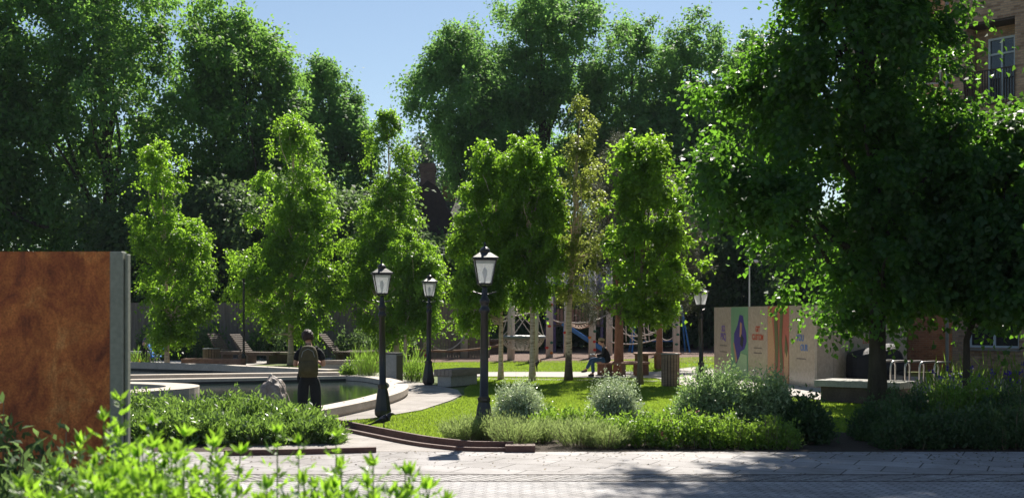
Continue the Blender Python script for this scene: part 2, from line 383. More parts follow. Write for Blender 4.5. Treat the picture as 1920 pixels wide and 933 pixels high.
def tree(label, cat, Y, tpx, prof, nc, crad, K, m, ls, leaf, bark, seed, group=None, trunk_r=.3, depth=.9, droop=.3, up=.25, core=.45,
         aspect=.72, ztrunk=None, lean=0., nlimb=26, name='tree', gaps=.0, basey=None, foot=0.0, flare=1.35, limb_lo=.15, stemtop=.93, bough=6, bsp=1.0, nj=.5, jag=.36, ins=.68):
    rng = np.random.default_rng(seed)
    zs = np.array([Z(p[0], Y) for p in prof]); xl = np.array([X(p[1], Y) for p in prof]); xr = np.array([X(p[2], Y) for p in prof])
    o = np.argsort(zs); zs, xl, xr = zs[o], xl[o], xr[o]
    tx = X(tpx, Y)
    zz = np.linspace(zs[0], zs[-1], 200); ww = np.interp(zz, zs, xr-xl); cdf = np.cumsum(ww**1.35); cdf /= cdf[-1]
    nb = max(6, nc//bough); zb_ = np.interp(rng.random(nb), cdf, zz)
    l = np.interp(zb_, zs, xl); r_ = np.interp(zb_, zs, xr); hw = (r_-l)/2; xc = (l+r_)/2
    tb = rng.random(nb)*2*np.pi; rr = core + (1-core)*rng.random(nb)**.6; rr[rng.random(nb) < .15] *= .45
    lob = 1 + .10*np.sin(tb*3+zb_*1.0/crad+seed)
    rad = np.maximum(hw - crad*.9, hw*.30)
    bx_ = xc + rad*rr*np.cos(tb)*lob; by_ = Y + rad*depth*rr*np.sin(tb)*lob
    bi = rng.integers(0, nb, nc); nlead = max(3, nc//40)
    B3 = np.stack([bx_, by_, zb_], 1)[bi] + rng.normal(0, 1, (nc, 3))*np.array([1.15, 1.15, .62])*crad*bsp
    B3[:nlead, 2] = rng.uniform(zs[-1]-(zs[-1]-zs[0])*.14, zs[-1]-crad*.3, nlead); B3[:nlead, 0] = np.interp(B3[:nlead, 2], zs, (xl+xr)/2)+rng.normal(0, crad*.2, nlead); B3[:nlead, 1] = Y
    zc = np.clip(B3[:, 2], zs[0]+crad*.3, zs[-1]-crad*.2)
    l = np.interp(zc, zs, xl)+crad*ins; r_ = np.interp(zc, zs, xr)-crad*ins
    mid = (l+r_)/2; jt = (1.04-jag*.5+jag*rng.random(nb))[bi]; l = mid+(l-mid)*jt; r_ = mid+(r_-mid)*jt
    cx = np.where(l < r_, np.clip(B3[:, 0], l-crad*.15, r_+crad*.15), (l+r_)/2 + rng.normal(0, .1, nc)*crad)
    cy = B3[:, 1]; C = np.stack([cx - tx, cy - Y, zc], 1)
    out = unit(np.stack([cx-np.interp(zc, zs, (xl+xr)/2), cy-Y, np.zeros(nc)], 1)+1e-4)
    out = unit(out + np.stack([0*zc, 0*zc, up + (zc-zs.mean())/(zs[-1]-zs[0])*.8], 1))
    cs = crad*rng.uniform(.5, 1.25, nc); cs[:nlead] *= .55
    # strands
    SD = unit(np.repeat(out, K, 0)*.75 + rng.normal(0, .75, (nc*K, 3))); SL = np.repeat(cs, K)*rng.uniform(.5, 1.1, nc*K)
    SC0 = np.repeat(C, K, 0) + rng.normal(0, .12, (nc*K, 3))*crad
    T = np.tile(np.linspace(.12, 1, m), nc*K) + rng.normal(0, .03, nc*K*m)
    SL = SL*np.where(rng.random(nc*K) < .12, 1.65, 1.); SDm = np.repeat(SD, m, 0); SLm = np.repeat(SL, m)
    P = np.repeat(SC0, m, 0) + SDm*(SLm*T)[:, None]; P[:, 2] -= droop*SLm*T*T
    P += rng.normal(0, ls*.55, P.shape)
    n = len(P)
    D = unit(SDm*.7 + rng.normal(0, .6, (n, 3)) + np.array([0, 0, -.35-droop*.5]))
    off = unit(P - np.repeat(np.repeat(C, K, 0), m, 0) + np.array([0, 0, crad*.15])); Nn = unit(rng.normal(0, nj, (n, 3)) + np.array([0, 0, .75]) + off*.75)
    keep = P[:, 2] > .25
    P, D, Nn = P[keep], D[keep], Nn[keep]; n = len(P)
    s = ls*rng.uniform(.7, 1.3, n)
    cv = np.repeat(np.repeat(rng.random(nc), K), m)[keep]
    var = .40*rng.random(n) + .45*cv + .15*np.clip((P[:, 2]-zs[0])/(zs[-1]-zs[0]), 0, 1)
    root = empty(name, (tx, Y if basey is None else basey, foot), 0, label, cat, group)
    leafmesh('crown', P, D, Nn, s, s*aspect, leaf, root, var)
    mb = MB(); top = zs[0]+(zs[-1]-zs[0])*stemtop; xt = np.interp(top, zs, (xl+xr)/2) - tx
    nz = 16; pts = []; rs = []
    wob = rng.normal(0, .5, 4)
    for i in range(nz+1):
        t = i/nz; z = top*t
        pts.append((xt*max(0, t-.25)/.75*(1)+math.sin(t*5+wob[0])*trunk_r*.35*t+lean*t, math.sin(t*4+wob[1])*trunk_r*.35*t, z - foot))
        rs.append(max(trunk_r*(1-t*.93)*(flare if i == 0 else 1), .012))
    mb.tube(pts, rs, 12)
    idx = rng.permutation(nc)[:nlimb]
    for j in idx:
        c = C[j]; zb = max(zs[0]+ (c[2]-zs[0])*rng.uniform(.3, .75) , zs[0]*.75) - 0.0
        if zb > c[2]: zb = c[2]*.9
        t = min(zb/top, .98); i = t*nz; i0 = int(i); fr = i-i0; b = [pts[i0][q]*(1-fr)+pts[min(i0+1, nz)][q]*fr for q in range(3)]
        rb = (rs[i0]*(1-fr)+rs[min(i0+1, nz)]*fr)
        limbs(mb, rng, b, c - np.array([0, 0, foot]), rb*.45+.006, max(.006, rb*.08), 6, -.03)
    mb.build('trunk', bark, root, True)
    return root

def shrub(name, label, cat, px, Y, hwpx, toppy, leaf, seed, nst=260, m=14, ls=.06, aspect=.4, group=None, style='dome', t0=.35, spread=1., z0=0., stemmat=None, depth=.8, jit=.5, droop=.1, extra=None):
    rng = np.random.default_rng(seed); x0 = X(px, Y); rx = hwpx/F*Y; h = Z(toppy, Y) - z0
    root = empty(name, (x0, Y, z0), 0, label, cat, group)
    if style == 'dome':
        th = rng.random(nst)*2*np.pi; cz = rng.random(nst)**.8; sz = np.sqrt(1-cz*cz)
        k = rng.uniform(.72, 1.06, nst)*(1+.12*np.sin(th*3+seed)+.08*np.sin(th*5+cz*7+seed))
        E = np.stack([rx*sz*np.cos(th)*k, rx*depth*sz*np.sin(th)*k, h*(.06+.94*cz)*k], 1); B = E*np.array([.35, .35, .0])
    elif style == 'bush':                      # broad, uneven top, foliage down to the ground
        bx = rng.uniform(-1, 1, nst); by = rng.uniform(-1, 1, nst)
        q = np.clip(1-(bx**2*.8+by**2*.8)**1.6*.55, .25, 1); k = rng.uniform(.3, 1.08, nst)
        k = np.where(rng.random(nst) < .5, rng.uniform(.82, 1.1, nst), k)
        lump = 1 + .13*np.sin(bx*7+seed)+.1*np.sin(bx*15+by*6+seed*2)
        E = np.stack([rx*bx, rx*depth*by, h*q*k*lump], 1); B = E*np.array([.85, .85, 0])
    else:                                      # spikes: many upright linear shoots
        th = rng.random(nst)*2*np.pi; r = rng.random(nst)**.5; ln = rng.uniform(.55, 1.05, nst)*(1-.25*r)
        B = np.stack([rx*.6*r*np.cos(th), rx*.6*depth*r*np.sin(th), 0*r], 1)
        E = B + np.stack([rx*.45*r*np.cos(th)*spread, rx*.45*r*np.sin(th)*spread, h*ln], 1)
    T = t0 + (1-t0)*rng.random((nst, m)); T = T.reshape(-1)
    Bm = np.repeat(B, m, 0); Em = np.repeat(E, m, 0); ax = unit(Em-Bm)
    P = Bm + (Em-Bm)*T[:, None]
    if style == 'dome':
        P[:, 2] = Em[:, 2]*(T**.8)
    P += rng.normal(0, ls*jit, P.shape); n = len(P); P[:, 2] = np.maximum(P[:, 2], .01)
    if style == 'spike':
        D = unit(ax + rng.normal(0, .28, (n, 3)))
    else:
        D = unit(ax*.6 + rng.normal(0, .6, (n, 3)) + np.array([0, 0, .25-droop]))
    Nn = unit(rng.normal(0, .6, (n, 3)) + ax*.3 + np.array([0, -.2, .6]))
    s = ls*rng.uniform(.6, 1.3, n)
    var = .5*rng.random(n) + .2*np.repeat(rng.random(nst), m) + .3*T
    if style == 'dome': var = np.clip((T-t0)/(1-t0), 0, 1)**2*.75 + .45*rng.random(n)**2  # specular sparkle put into leaf colour: outer leaves paler, core darker green
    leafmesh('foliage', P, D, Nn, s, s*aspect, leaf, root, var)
    mb = MB()
    for j in rng.permutation(nst)[:min(46, nst)]:
        mb.tube([tuple(B[j]), tuple(B[j]*.6+E[j]*.4+rng.normal(0, .01, 3)), tuple(E[j]*.96)], [.008, .006, .003], 5)
    mb.build('stems', stemmat or M['barkm'], root)
    if extra:                                  # (name, material, count, size) flower heads on the tips
        nm_, mt, cnt, sz_ = extra; e = E[rng.permutation(nst)[:cnt]]; e[:, 2] *= 1.04
        q = np.repeat(e, 7, 0)+rng.normal(0, sz_*.35, (len(e)*7, 3))
        leafmesh(nm_, q, unit(rng.normal(0, 1, q.shape)), unit(rng.normal(0, 1, q.shape)), sz_, sz_*.8, mt, root, rng.random(len(q)))
    return root

# ------------------------------------------------------------------ SETTING: ground
sheet('ground', [(-400, -60), (400, -60), (400, 700), (-400, 700)], -.02, M['turf'])
sheet('road', [(-45, -8), (45, -8), (45, 15.22), (-45, 15.22)], .0, M['herring'])
sheet('road_edge_band', [(-45, 15.25), (45, 15.25), (45, 15.85), (-45, 15.85)], .0, M['bandstone'])
mb = MB(); mb.ribbon([(-45, 15.235), (45, 15.235)], .03, -.01, .004); mb.ribbon([(-45, 15.87), (45, 15.87)], .035, -.01, .004)
o = mb.build('drainage_joint', M['soil']); o['kind'] = 'structure'
sheet('pavement', [(-45, 15.89), (45, 15.89), (45, 18.55), (-45, 18.55)], .0, M['slab'])
# entrance path between the two beds, running back to the pond apron
kerb_pts = smooth_curve([(-3.6, 23.6, 0), (-3.16, 22.7, 0), (-2.42, 21.4, 0), (-1.36, 19.65, 0), (-.62, 18.85, 0)], 6)
kp = [(p[0], p[1]) for p in kerb_pts]
apron = [(-4.1, 18.55), (-.4, 18.55)] + kp[::-1] + [G(700, 783), G(790, 768), G(845, 750), G(866, 740), G(858, 730), G(820, 722), G(760, 712), G(700, 700), G(640, 697), (-5.5, 46), (-40, 46), (-40, 24.2), (-4.3, 24.2)]
sheet('entrance_path', apron, .004, M['path'])
# far paths
sheet('far_path', [G(690, 698), G(690, 703), G(1230, 708), G(1260, 716), G(1330, 735), G(1480, 742), G(1560, 752), G(1800, 765), G(1920, 745), G(1920, 712), G(1345, 694), G(1300, 688), G(1230, 697), G(1000, 697)], .006, M['farpath'])
sheet('garden_path', [G(895, 708.5), G(1000, 709.5), G(1330, 714), G(1330, 717), G(1000, 712), G(895, 711)], .010, M['farpath'])
sheet('fence_path', [G(240, 690), G(400, 688), G(600, 676), G(840, 664), G(840, 656), G(600, 664), G(400, 672), G(240, 676)], .006, M['farpath'])
sheet('bark_play_surface', [(-6, 54), (18, 54), (22, 57), (22, 82), (-8, 82), (-8, 60)], .008, M['bark'])
sheet('soil_bed', [(-45, 18.55), (-4.1, 18.55), (-4.3, 24.2), (-45, 24.2)], .0, M['soil'])
sheet('front_bed', [(-.4, 18.55), (45, 18.55), (45, 23.2), (9.5, 23.2), (7.2, 21.2), (3, 22.6), (0, 21.4), (-1.2, 20.2), (-.6, 18.9)], .0, M['soil'])
sheet('near_bed', [(-9, 3), (.6, 3), (.1, 8.5), (-2, 12.8), (-9, 13.2)], .004, M['soil'])
sheet('fence_bed', [(-25, 56), (-7, 56), (-6, 59.6), (-25, 59.6)], .004, M['soil'])
sheet('building_bed', [G(1640, 735), G(1920, 735), (22, 24), (11, 22)], .008, M['soil'])

def blades(name, polys, dens, hgt, mat, seed, z=0.):
    rng = np.random.default_rng(seed); PP = []
    for poly in polys:
        A = np.array(poly); mn = A.min(0); mx = A.max(0); n = int((mx-mn).prod()*dens)
        q = mn + rng.random((n, 2))*(mx-mn); ins = np.zeros(n, bool); k = len(A); j = k-1
        for i in range(k):
            c = ((A[i, 1] > q[:, 1]) != (A[j, 1] > q[:, 1])) & (q[:, 0] < (A[j, 0]-A[i, 0])*(q[:, 1]-A[i, 1])/(A[j, 1]-A[i, 1]+1e-12)+A[i, 0]); ins ^= c; j = i
        PP.append(q[ins])
    q = np.concatenate(PP); n = len(q); P = np.stack([q[:, 0], q[:, 1], np.full(n, z-.02)], 1)
    D = unit(rng.normal(0, .45, (n, 3))+np.array([0, 0, 1.])); Nn = unit(rng.normal(0, 1, (n, 3))+np.array([0, -.6, 0]))
    patch = .5+.5*np.sin(q[:, 0]*1.1+np.sin(q[:, 1]*.8)*2)*np.sin(q[:, 1]*.9+1.3*np.sin(q[:, 0]*.7))
    s = hgt*rng.uniform(.6, 1.3, n)
    o = leafmesh(name, P, D, Nn, s, s*.28, mat, None, .5*rng.random(n)+.28*patch+.1); o['kind'] = 'stuff'; return o
lawn = [kp[0], kp[10], kp[20], (-.5, 18.9), (-1.2, 20.2), (0, 21.4), (3, 22.6), (7.2, 21.2), (9.5, 23.2), G(1760, 768), G(1560, 754), G(1480, 744), G(1330, 737), G(1262, 718), G(1230, 710), G(900, 706), G(870, 730), G(872, 741), G(850, 752), G(790, 770), G(700, 785)]
blades('lawn_grass', [lawn], 1100, .055, L['grass'], 3)
blades('far_lawn_grass', [[G(700, 696), G(1230, 695), G(1300, 686), G(1345, 690), G(1345, 668), G(1100, 676), (-6, 53.5), (-6.5, 46)], [G(480, 688), G(640, 694), G(700, 696), G(700, 668), G(620, 680)]], 420, .06, L['grass'], 4)

rng_ = np.random.default_rng(77); n_ = 420
q_ = np.stack([rng_.uniform(-5, 9, n_), 18.5 - np.abs(rng_.normal(0, 1.1, n_)), np.full(n_, .008)], 1)
o = leafmesh('leaf_litter', q_, unit(rng_.normal(0, 1, (n_, 3))*np.array([1, 1, .1])), unit(np.array([0, 0, 1.])+rng_.normal(0, .15, (n_, 3))), .05*rng_.uniform(.5, 1.3, n_), .03, noisy('dry_leaf', (.10, .07, .03), (.22, .17, .07), 9), None, None, rng_); o['kind'] = 'stuff'
# ------------------------------------------------------------------ kerbs / edgings
o = MB().ribbon(kp + [(.02, 18.78)], .06, 0, .13).build('steel_edging', M['edging']); meta(o, 'tall rusty steel edging curving along the lawn beside the entrance path', 'edging', 'rusty steel edgings')
kp2 = [(p[0]-.22, p[1]-.16) for p in kp]
o = MB().ribbon(kp2 + [(-.45, 18.60), (-.1, 18.60)], .07, 0, .06).build('steel_edging', M['edging']); meta(o, 'low lower rusty edging strip running in front of the taller curved one', 'edging', 'rusty steel edgings')
o = MB().ribbon([G(420, 853), G(560, 851), G(705, 847)], .08, 0, .08).build('steel_edging', M['edging']); meta(o, 'low rusty edging strip along the front of the left shrub bed', 'edging', 'rusty steel edgings')
o = MB().ribbon([(-.1, 18.62), (.35, 18.62)], .30, 0, .10).build('steel_block', M['edging']); meta(o, 'short dark rusty steel end block where the curved edging meets the pavement', 'edging')

# ------------------------------------------------------------------ POND
pond = empty('lower_pond', (0, 0, 0), 0, 'low round-ended garden pond with pale stone rim behind the left shrubs', 'pond')
rimz = .21
def g3(px, py): return G(px, py, rimz)
outer = [g3(560, 772), g3(640, 757), g3(700, 744), g3(738, 732), g3(748, 722), g3(735, 713), g3(700, 706), g3(655, 703)]
rc = smooth_curve([(a, b, 0) for a, b in outer], 5)
line_back = [(X(655, 37.3), 37.6), (-8.4, 36.6), (-12.2, 35.2), (-16, 33.6)]
cen = [(p[0]-.0, p[1]) for p in rc]
MB().ribbon([(p[0]-.25*0, p[1]) for p in cen], .50, .07, rimz).build('stone_rim', M['stone'], pond)
MB().ribbon([(p[0], p[1]) for p in cen], .42, -.25, .07).build('rim_base', M['stone'], pond)
bk = MB(); bk.ribbon([cen[-1]] + line_back[1:], .55, .12, rimz); bk.build('back_rim', M['stone'], pond)
bk = MB(); bk.ribbon([cen[-1]] + line_back[1:], .45, -.25, .12); bk.build('dark_lining', M['stone_dark'], pond)
# dark inner face ring
inn = []
for i, p in enumerate(cen):
    a = Vector(cen[max(i-1, 0)]); b = Vector(cen[min(i+1, len(cen)-1)]); d = (b-a).normalized(); nr = Vector((-d.y, d.x)); inn.append((p[0]+nr.x*.21, p[1]+nr.y*.21))
MB().ribbon(inn, .04, -.2, rimz-.008).build('dark_lining', M['stone_dark'], pond)
wpoly = [(p[0], p[1]) for p in cen] + line_back[1:] + [(-17, 27), (-6.2, 23.6)]
w = sheet('water', wpoly, .06, M['water'])
# near-left curved rim lobe
lobe = smooth_curve([(-10.9, 33.8, 0), (-9.7, 33.4, 0), (-8.75, 32.5, 0), (-8.6, 31.2, 0), (-9.3, 29.8, 0), (-9.4, 27.6, 0), (-8.2, 25.6, 0), (-6.6, 24.4, 0), (-4.2, 23.9, 0)], 5)
MB().ribbon([(p[0], p[1]) for p in lobe], .85, .06, rimz+.012).build('stone_rim', M['stone'], pond)
MB().ribbon([(p[0], p[1]) for p in lobe], .7, -.2, .06).build('rim_base', M['stone_dark'], pond)
for i in range(3, len(cen)-2, 3):
    MB().lathe([(.022, 0), (.022, .008)], 8, (cen[i][0]-.10, cen[i][1], rimz)).build('rim_stud', M['black'], pond)
up = empty('upper_pond', (0, 0, 0), 0, 'long upper basin with pale stone rims tapering behind the lower pond', 'pond')
w1 = [(-5.4, 38.15), (-8.4, 37.25), (-12.2, 36.1), (-16.5, 34.8)]
MB().ribbon(w1, .5, -.1, rimz+.10).build('front_wall', M['stone'], up)
w2 = [(-5.6, 38.6), (-6.9, 39.6), (-10.2, 42.6), (-14.2, 45.0), (-20, 46.6)]
MB().ribbon(w2, .5, .16, rimz+.16).build('back_rim', M['stone'], up)
MB().ribbon([(a, b-.0) for a, b in w2], .42, -.2, .16).build('dark_lining', M['stone_dark'], up)
sheet('upper_water', w1 + w2[::-1], .10, M['water'])
for t in np.linspace(.05, .95, 9):
    a = np.array(w2[1]); b = np.array(w2[3]); c = a+(b-a)*t; MB().lathe([(.022, 0), (.022, .008)], 8, (c[0], c[1]+.1, rimz+.16)).build('rim_stud', M['black'], up)

# boulder with a small carved fish-like nub
def rock(name, c, rx, ry, rz, seed, mat, label, cat):
    import bmesh
    bm = bmesh.new(); bmesh.ops.create_icosphere(bm, subdivisions=5, radius=1)
    rng = np.random.default_rng(seed); ks = rng.normal(0, 1, (22, 3)); ph = rng.random(22)*6
    for v in bm.verts:
        p = np.array(v.co); d = 0
        for i in range(22): d += math.sin(float(ks[i] @ p)*(1.2+i*.45)+ph[i])*.075/(1+i*.35)
        t = max(0, p[2]); v.co = Vector(((p[0]*(1-.28*t)+.12*t)*rx*(1+d), p[1]*ry*(1+d), p[2]*rz*(1+d)))
    me = bpy.data.meshes.new(name); bm.to_mesh(me); bm.free()
    me.polygons.foreach_set('use_smooth', [True]*len(me.polygons))
    root = empty(name, c, 0, label, cat); link('stone', me, mat, root); return root
bd = rock('boulder', (X(512, 26.8), 26.8, .18), .37, .36, .54, 5, M['boulder'], 'rounded brown boulder at the pond edge beside the man with backpack', 'boulder')
nb = MB(); nb.lathe([(.01, -.02), (.05, .0), (.055, .05), (.03, .09), (.012, .12)], 10, (-.04, -.02, .50)); nb.lathe([(.02, 0), (.035, .03), (.01, .07)], 8, (-.10, -.04, .47)); nb.build('pale_nub', M['stone'], bd, True)

# ------------------------------------------------------------------ RUSTED PANEL, left foreground
YP = 10.0; zt = Z(472, YP)
pn = empty('rusted_panel', (X(226, YP), YP, 0), R(0), 'tall rust-brown steel panel in a grey-green frame at the left edge', 'panel')
MB().box((-1.36, 0, (zt+.08)/2), (2.58, .10, zt-.08)).build('panel_face', M['corten'], pn)
MB().box((-.016, -.012, zt/2), (.105, .10, zt), bev=.006).build('frame_post', M['frame'], pn)
MB().box((.056, .008, zt/2-.01), (.026, .07, zt-.02), bev=.004).build('frame_post', M['frame'], pn)
MB().box((-2.75, -.02, zt/2), (.13, .20, zt), bev=.008).build('frame_post', M['frame'], pn)

# ------------------------------------------------------------------ LAMPS
def make_lamp(loc, sc, label):
    g = 'Victorian style black lamp posts around the garden'
    t = empty('street_lamp', loc, R(12), label, 'lamp post', g); t.scale = (sc,)*3
    pr = [(.115, -.05), (.12, .03), (.17, .07), (.175, .16), (.16, .22), (.12, .5), (.098, .6), (.11, .625), (.11, .66), (.07, .70), (.066, 1.3), (.062, 2.02), (.085, 2.04), (.085, 2.09), (.062, 2.12), (.062, 2.17), (.082, 2.20), (.082, 2.24), (.05, 2.28), (.04, 2.42), (.03, 2.46)]
    mb = MB(); mb.lathe(pr[:9], 8); mb.build('base', M['black'], t)
    MB().lathe(pr[8:], 16).build('post', M['black'], t, True)
    MB().tube([(-.19, 0, 2.37), (-.06, 0, 2.33), (.06, 0, 2.33), (.19, 0, 2.37)], .011, 8).build('ladder_bar', M['black'], t)
    z0, z1 = 2.50, 2.88; a, b = .105, .172
    fr = MB()
    for sx in (-1, 1):
        for sy in (-1, 1):
            fr.tube([(sx*a, sy*a, z0), (sx*b, sy*b, z1)], .011, 6)
    for w_, z in ((a, z0), (b, z1)):
        for k in range(4):
            q = [(-w_, -w_), (w_, -w_), (w_, w_), (-w_, w_)]; p, r = q[k], q[(k+1) % 4]; fr.tube([(p[0], p[1], z), (r[0], r[1], z)], .012, 6)
    fr.box((0, 0, z0-.012), (2*a, 2*a, .02))
    for s_ in ((-1, -1), (1, -1), (1, 1), (-1, 1)): fr.tube([(s_[0]*.03, s_[1]*.03, 2.44), (s_[0]*a*.9, s_[1]*a*.9, z0-.01)], .008, 6)
    fr.build('lantern_frame', M['black'], t)
    for k in range(4):
        q = [(-1, -1), (1, -1), (1, 1), (-1, 1)]; p, r = q[k], q[(k+1) % 4]; A = a*.985; B = b*.985
        pm = MB(); pm.add([(p[0]*A, p[1]*A, z0+.008), (r[0]*A, r[1]*A, z0+.008), (r[0]*B, r[1]*B, z1-.008), (p[0]*B, p[1]*B, z1-.008)], [(0, 1, 2, 3)]); pm.build('pane', M['lampglass'], t)
    rf = MB(); r2 = math.sqrt(2)
    rf.lathe([(.215*r2, z1+.012), (.205*r2, z1+.035), (.105*r2, z1+.105), (.082*r2, z1+.115)], 4)
    rf.lathe([(.082, z1+.11), (.088, z1+.15), (.078, z1+.175), (.05, z1+.20), (.022, z1+.215), (.016, z1+.235), (.024, z1+.25), (.010, z1+.275), (.004, z1+.30)], 14)
    rf.build('lantern_roof', M['black'], t)
    MB().lathe([(.012, z0), (.016, z0+.08), (.034, z0+.13), (.040, z0+.18), (.030, z0+.23), (.008, z0+.26)], 12).build('bulb', M['bulb'], t, True)
    return t
lamp = make_lamp((X(718, 24.6), 24.6, 0), 1.0, 'black lamp post by the crow, at the edge of the lawn and pond path')
dup(lamp, (X(907, 20.4), 20.4, 0), R(5), 1.035, 'largest and nearest black lamp post, its foot hidden in the front bed')
dup(lamp, (X(803, 36.4), 36.4, 0), R(16), 1.055, 'black lamp post standing left of the block bench beside the reeds')
dup(lamp, (X(1315, 37.0), 37.0, 0), R(40), .955, 'black lamp post left of the printed hoarding')
t = empty('slim_post', (X(457, 47.5), 47.5, 0), 0, 'slim black post in front of the slatted recliner behind the pond', 'post'); MB().lathe([(.09, 0), (.09, .5), (.045, .6), (.04, 3.4), (.06, 3.42), (.06, 3.5)], 10).build('shaft', M['black'], t)

# ------------------------------------------------------------------ BENCHES AND BINS
def block_bench(name, label, c, rz, L_, W_, H_, top, mt, mbse, inset=.12):
    t = empty(name, (c[0], c[1], 0), rz, label, 'bench', None)
    n = max(3, int(W_/.12)); tp = MB()
    for i in range(n):
        w_ = W_/n; tp.box((0, -W_/2+w_*(i+.5), H_-top/2), (L_, w_-.008, top), bev=.006)
    tp.build('seat', mt, t)
    MB().box((0, 0, (H_-top)/2-.002), (L_-2*inset, W_-2*inset, H_-top-.004), bev=.01).build('base', mbse, t)
    return t
block_bench('bench', 'chunky timber and concrete block bench on the pond path beside the lawn', G(858, 722), R(62), 1.7, .62, .50, .19, M['woodh'], M['concrete'], .08)
block_bench('bench', 'wide low block bench with top coloured pale for sky sheen beneath the large dark tree at right', (X(1622, 29.2), 29.2), R(-38), 2.1, 1.1, .52, .15, M['concrete'], M['darkwood'], .12)  # pale concrete seat stands in for sky reflection on the top
block_bench('bench', 'slatted-top block bench just right of the man with the backpack', G(640, 700), R(10), 1.6, .5, .48, .12, M['woodh'], M['concrete'], .1)
block_bench('bench', 'long reddish timber bench in front of the round wooden bin behind the pond', (X(400, 46.4), 46.4), R(-4), 2.3, .6, .44, .30, M['redwood'], M['darkwood'], .05)

def slat_bin(label, px, Y, w_, h_, col):
    t = empty('litter_bin', (X(px, Y), Y, 0), R(15), label, 'litter bin', 'round timber-slatted litter bins')
    sl = MB(); n = 18
    for i in range(n):
        a = 2*math.pi*i/n; sl.box((math.cos(a)*w_/2, math.sin(a)*w_/2, h_/2+.01), (.022, w_*math.pi/n-.022, h_-.05), a)
    sl.build('slats', col, t)
    MB().lathe([(w_/2-.03, .02), (w_/2-.02, h_-.02)], 24).build('liner', M['rubber'], t)
    MB().lathe([(w_/2+.02, h_-.018), (w_/2+.022, h_+.012), (w_/2-.04, h_+.018)], 28).build('lid', M['galv'], t)
    return t
slat_bin('tall timber-slatted round litter bin on the path near the seated man', 1257, 35.6, .50, .96, M['wood'])
slat_bin('small timber-slatted round bin behind the long reddish bench', 396, 47.8, .62, .78, M['wood'])
t = empty('litter_bin', (X(738, 37.4), 37.4, 0), R(-25), 'square grey metal bin with black door panel in the reeds by the pond', 'litter bin')
MB().box((0, 0, .45), (.42, .42, .90), bev=.015).build('body', M['galv'], t); MB().box((.215, 0, .45), (.012, .36, .80)).build('door', M['black'], t)
MB().box((0, 0, .92), (.45, .45, .03), bev=.008).build('lid', M['black'], t)

def ring_table(label, c, H_, Rr, r_in, legs, cat):
    t = empty('tree_bench', (c[0], c[1], 0), R(20), label, cat, None)
    for k in range(8):
        a0 = 2*math.pi*k/8; a1 = 2*math.pi*(k+1)/8-.02; s = MB()
        pl = [(math.cos(a0)*r_in, math.sin(a0)*r_in), (math.cos(a0)*Rr, math.sin(a0)*Rr), (math.cos(a1)*Rr, math.sin(a1)*Rr), (math.cos(a1)*r_in, math.sin(a1)*r_in)]
        s.prism(pl, H_-.07, H_); s.build('seat', M['redwood'], t)
        am = (a0+a1)/2; rm = (Rr+r_in)/2; MB().box((math.cos(am)*rm, math.sin(am)*rm, (H_-.075)/2), (.30, .13, H_-.08), am, bev=.01).build('leg', M['redwood'], t)
    return t
for k_, o_ in enumerate([q for q in COL.objects if q.get('category') == 'lamp post']): o_.rotation_euler = (R([.4, -.5, .3, -.3][k_ % 4]), R([-.5, .4, .6, -.4][k_ % 4]), o_.rotation_euler[2])
CB = (X(1168, 42.6), 42.6)
ring_table('low octagonal timber bench around the orange pine trunk, man seated on it', CB, .46, .98, .5, 8, 'bench')
ring_table('higher octagonal timber bench around the thin pine behind the tall bin', (X(1232, 47.8), 47.8), .62, .98, .45, 8, 'bench')

# slatted recliners by the fence
def recliner(label, px, Y, rz):
    t = empty('recliner', (X(px, Y), Y, 0), rz, label, 'lounger', 'slatted timber recliners by the fence')
    s = MB()
    for i in range(13): s.box((.10+i*.115, 0, .47), (.085, .72, .05), bev=.006)
    s.build('seat', M['darkwood'], t); b = MB()
    for i in range(9): b.box((.02-i*.078, 0, .55+i*.085), (.025, .72, .07), ry=R(-42))
    b.build('backrest', M['darkwood'], t)
    f = MB(); f.box((.8, -.25, .40), (1.5, .06, .08)); f.box((.8, .25, .40), (1.5, .06, .08)); f.build('frame', M['darkwood'], t)
    for x in (.25, 1.35): MB().box((x, 0, .18), (.12, .60, .36)).build('leg', M['darkwood'], t)
    MB().tube([(-.66, -.3, 1.25), (-.05, -.3, .45)], .025, 6).build('back_strut', M['darkwood'], t); MB().tube([(-.66, .3, 1.25), (-.05, .3, .45)], .025, 6).build('back_strut', M['darkwood'], t)
    return t
rcn = recliner('slatted recliner in front of the fence, seen between the first two birches', 462, 53.5, R(-25))
dup(rcn, (X(628, 54.0), 54.0, 0), R(-18), None, 'slatted recliner by the fence just right of the standing man')
dup(rcn, (X(418, 54.8), 54.8, 0), R(-35), None, 'dark recliner leaning back behind the small round bin')
block_bench('bench', 'grey plank bench between the recliners by the fence', (X(545, 53.6), 53.6), R(-4), 2.0, .5, .48, .10, M['woodh'], M['darkwood'])
block_bench('bench', 'grey plank bench right of the second recliner by the fence', (X(690, 55.0), 55.0), R(-4), 1.8, .5, .50, .10, M['woodh'], M['darkwood'])
block_bench('bench', 'dark low bench at the fence behind the rusted panel edge', (X(250, 50), 50), R(0), 1.6, .5, .62, .10, M['galv'], M['darkwood'])

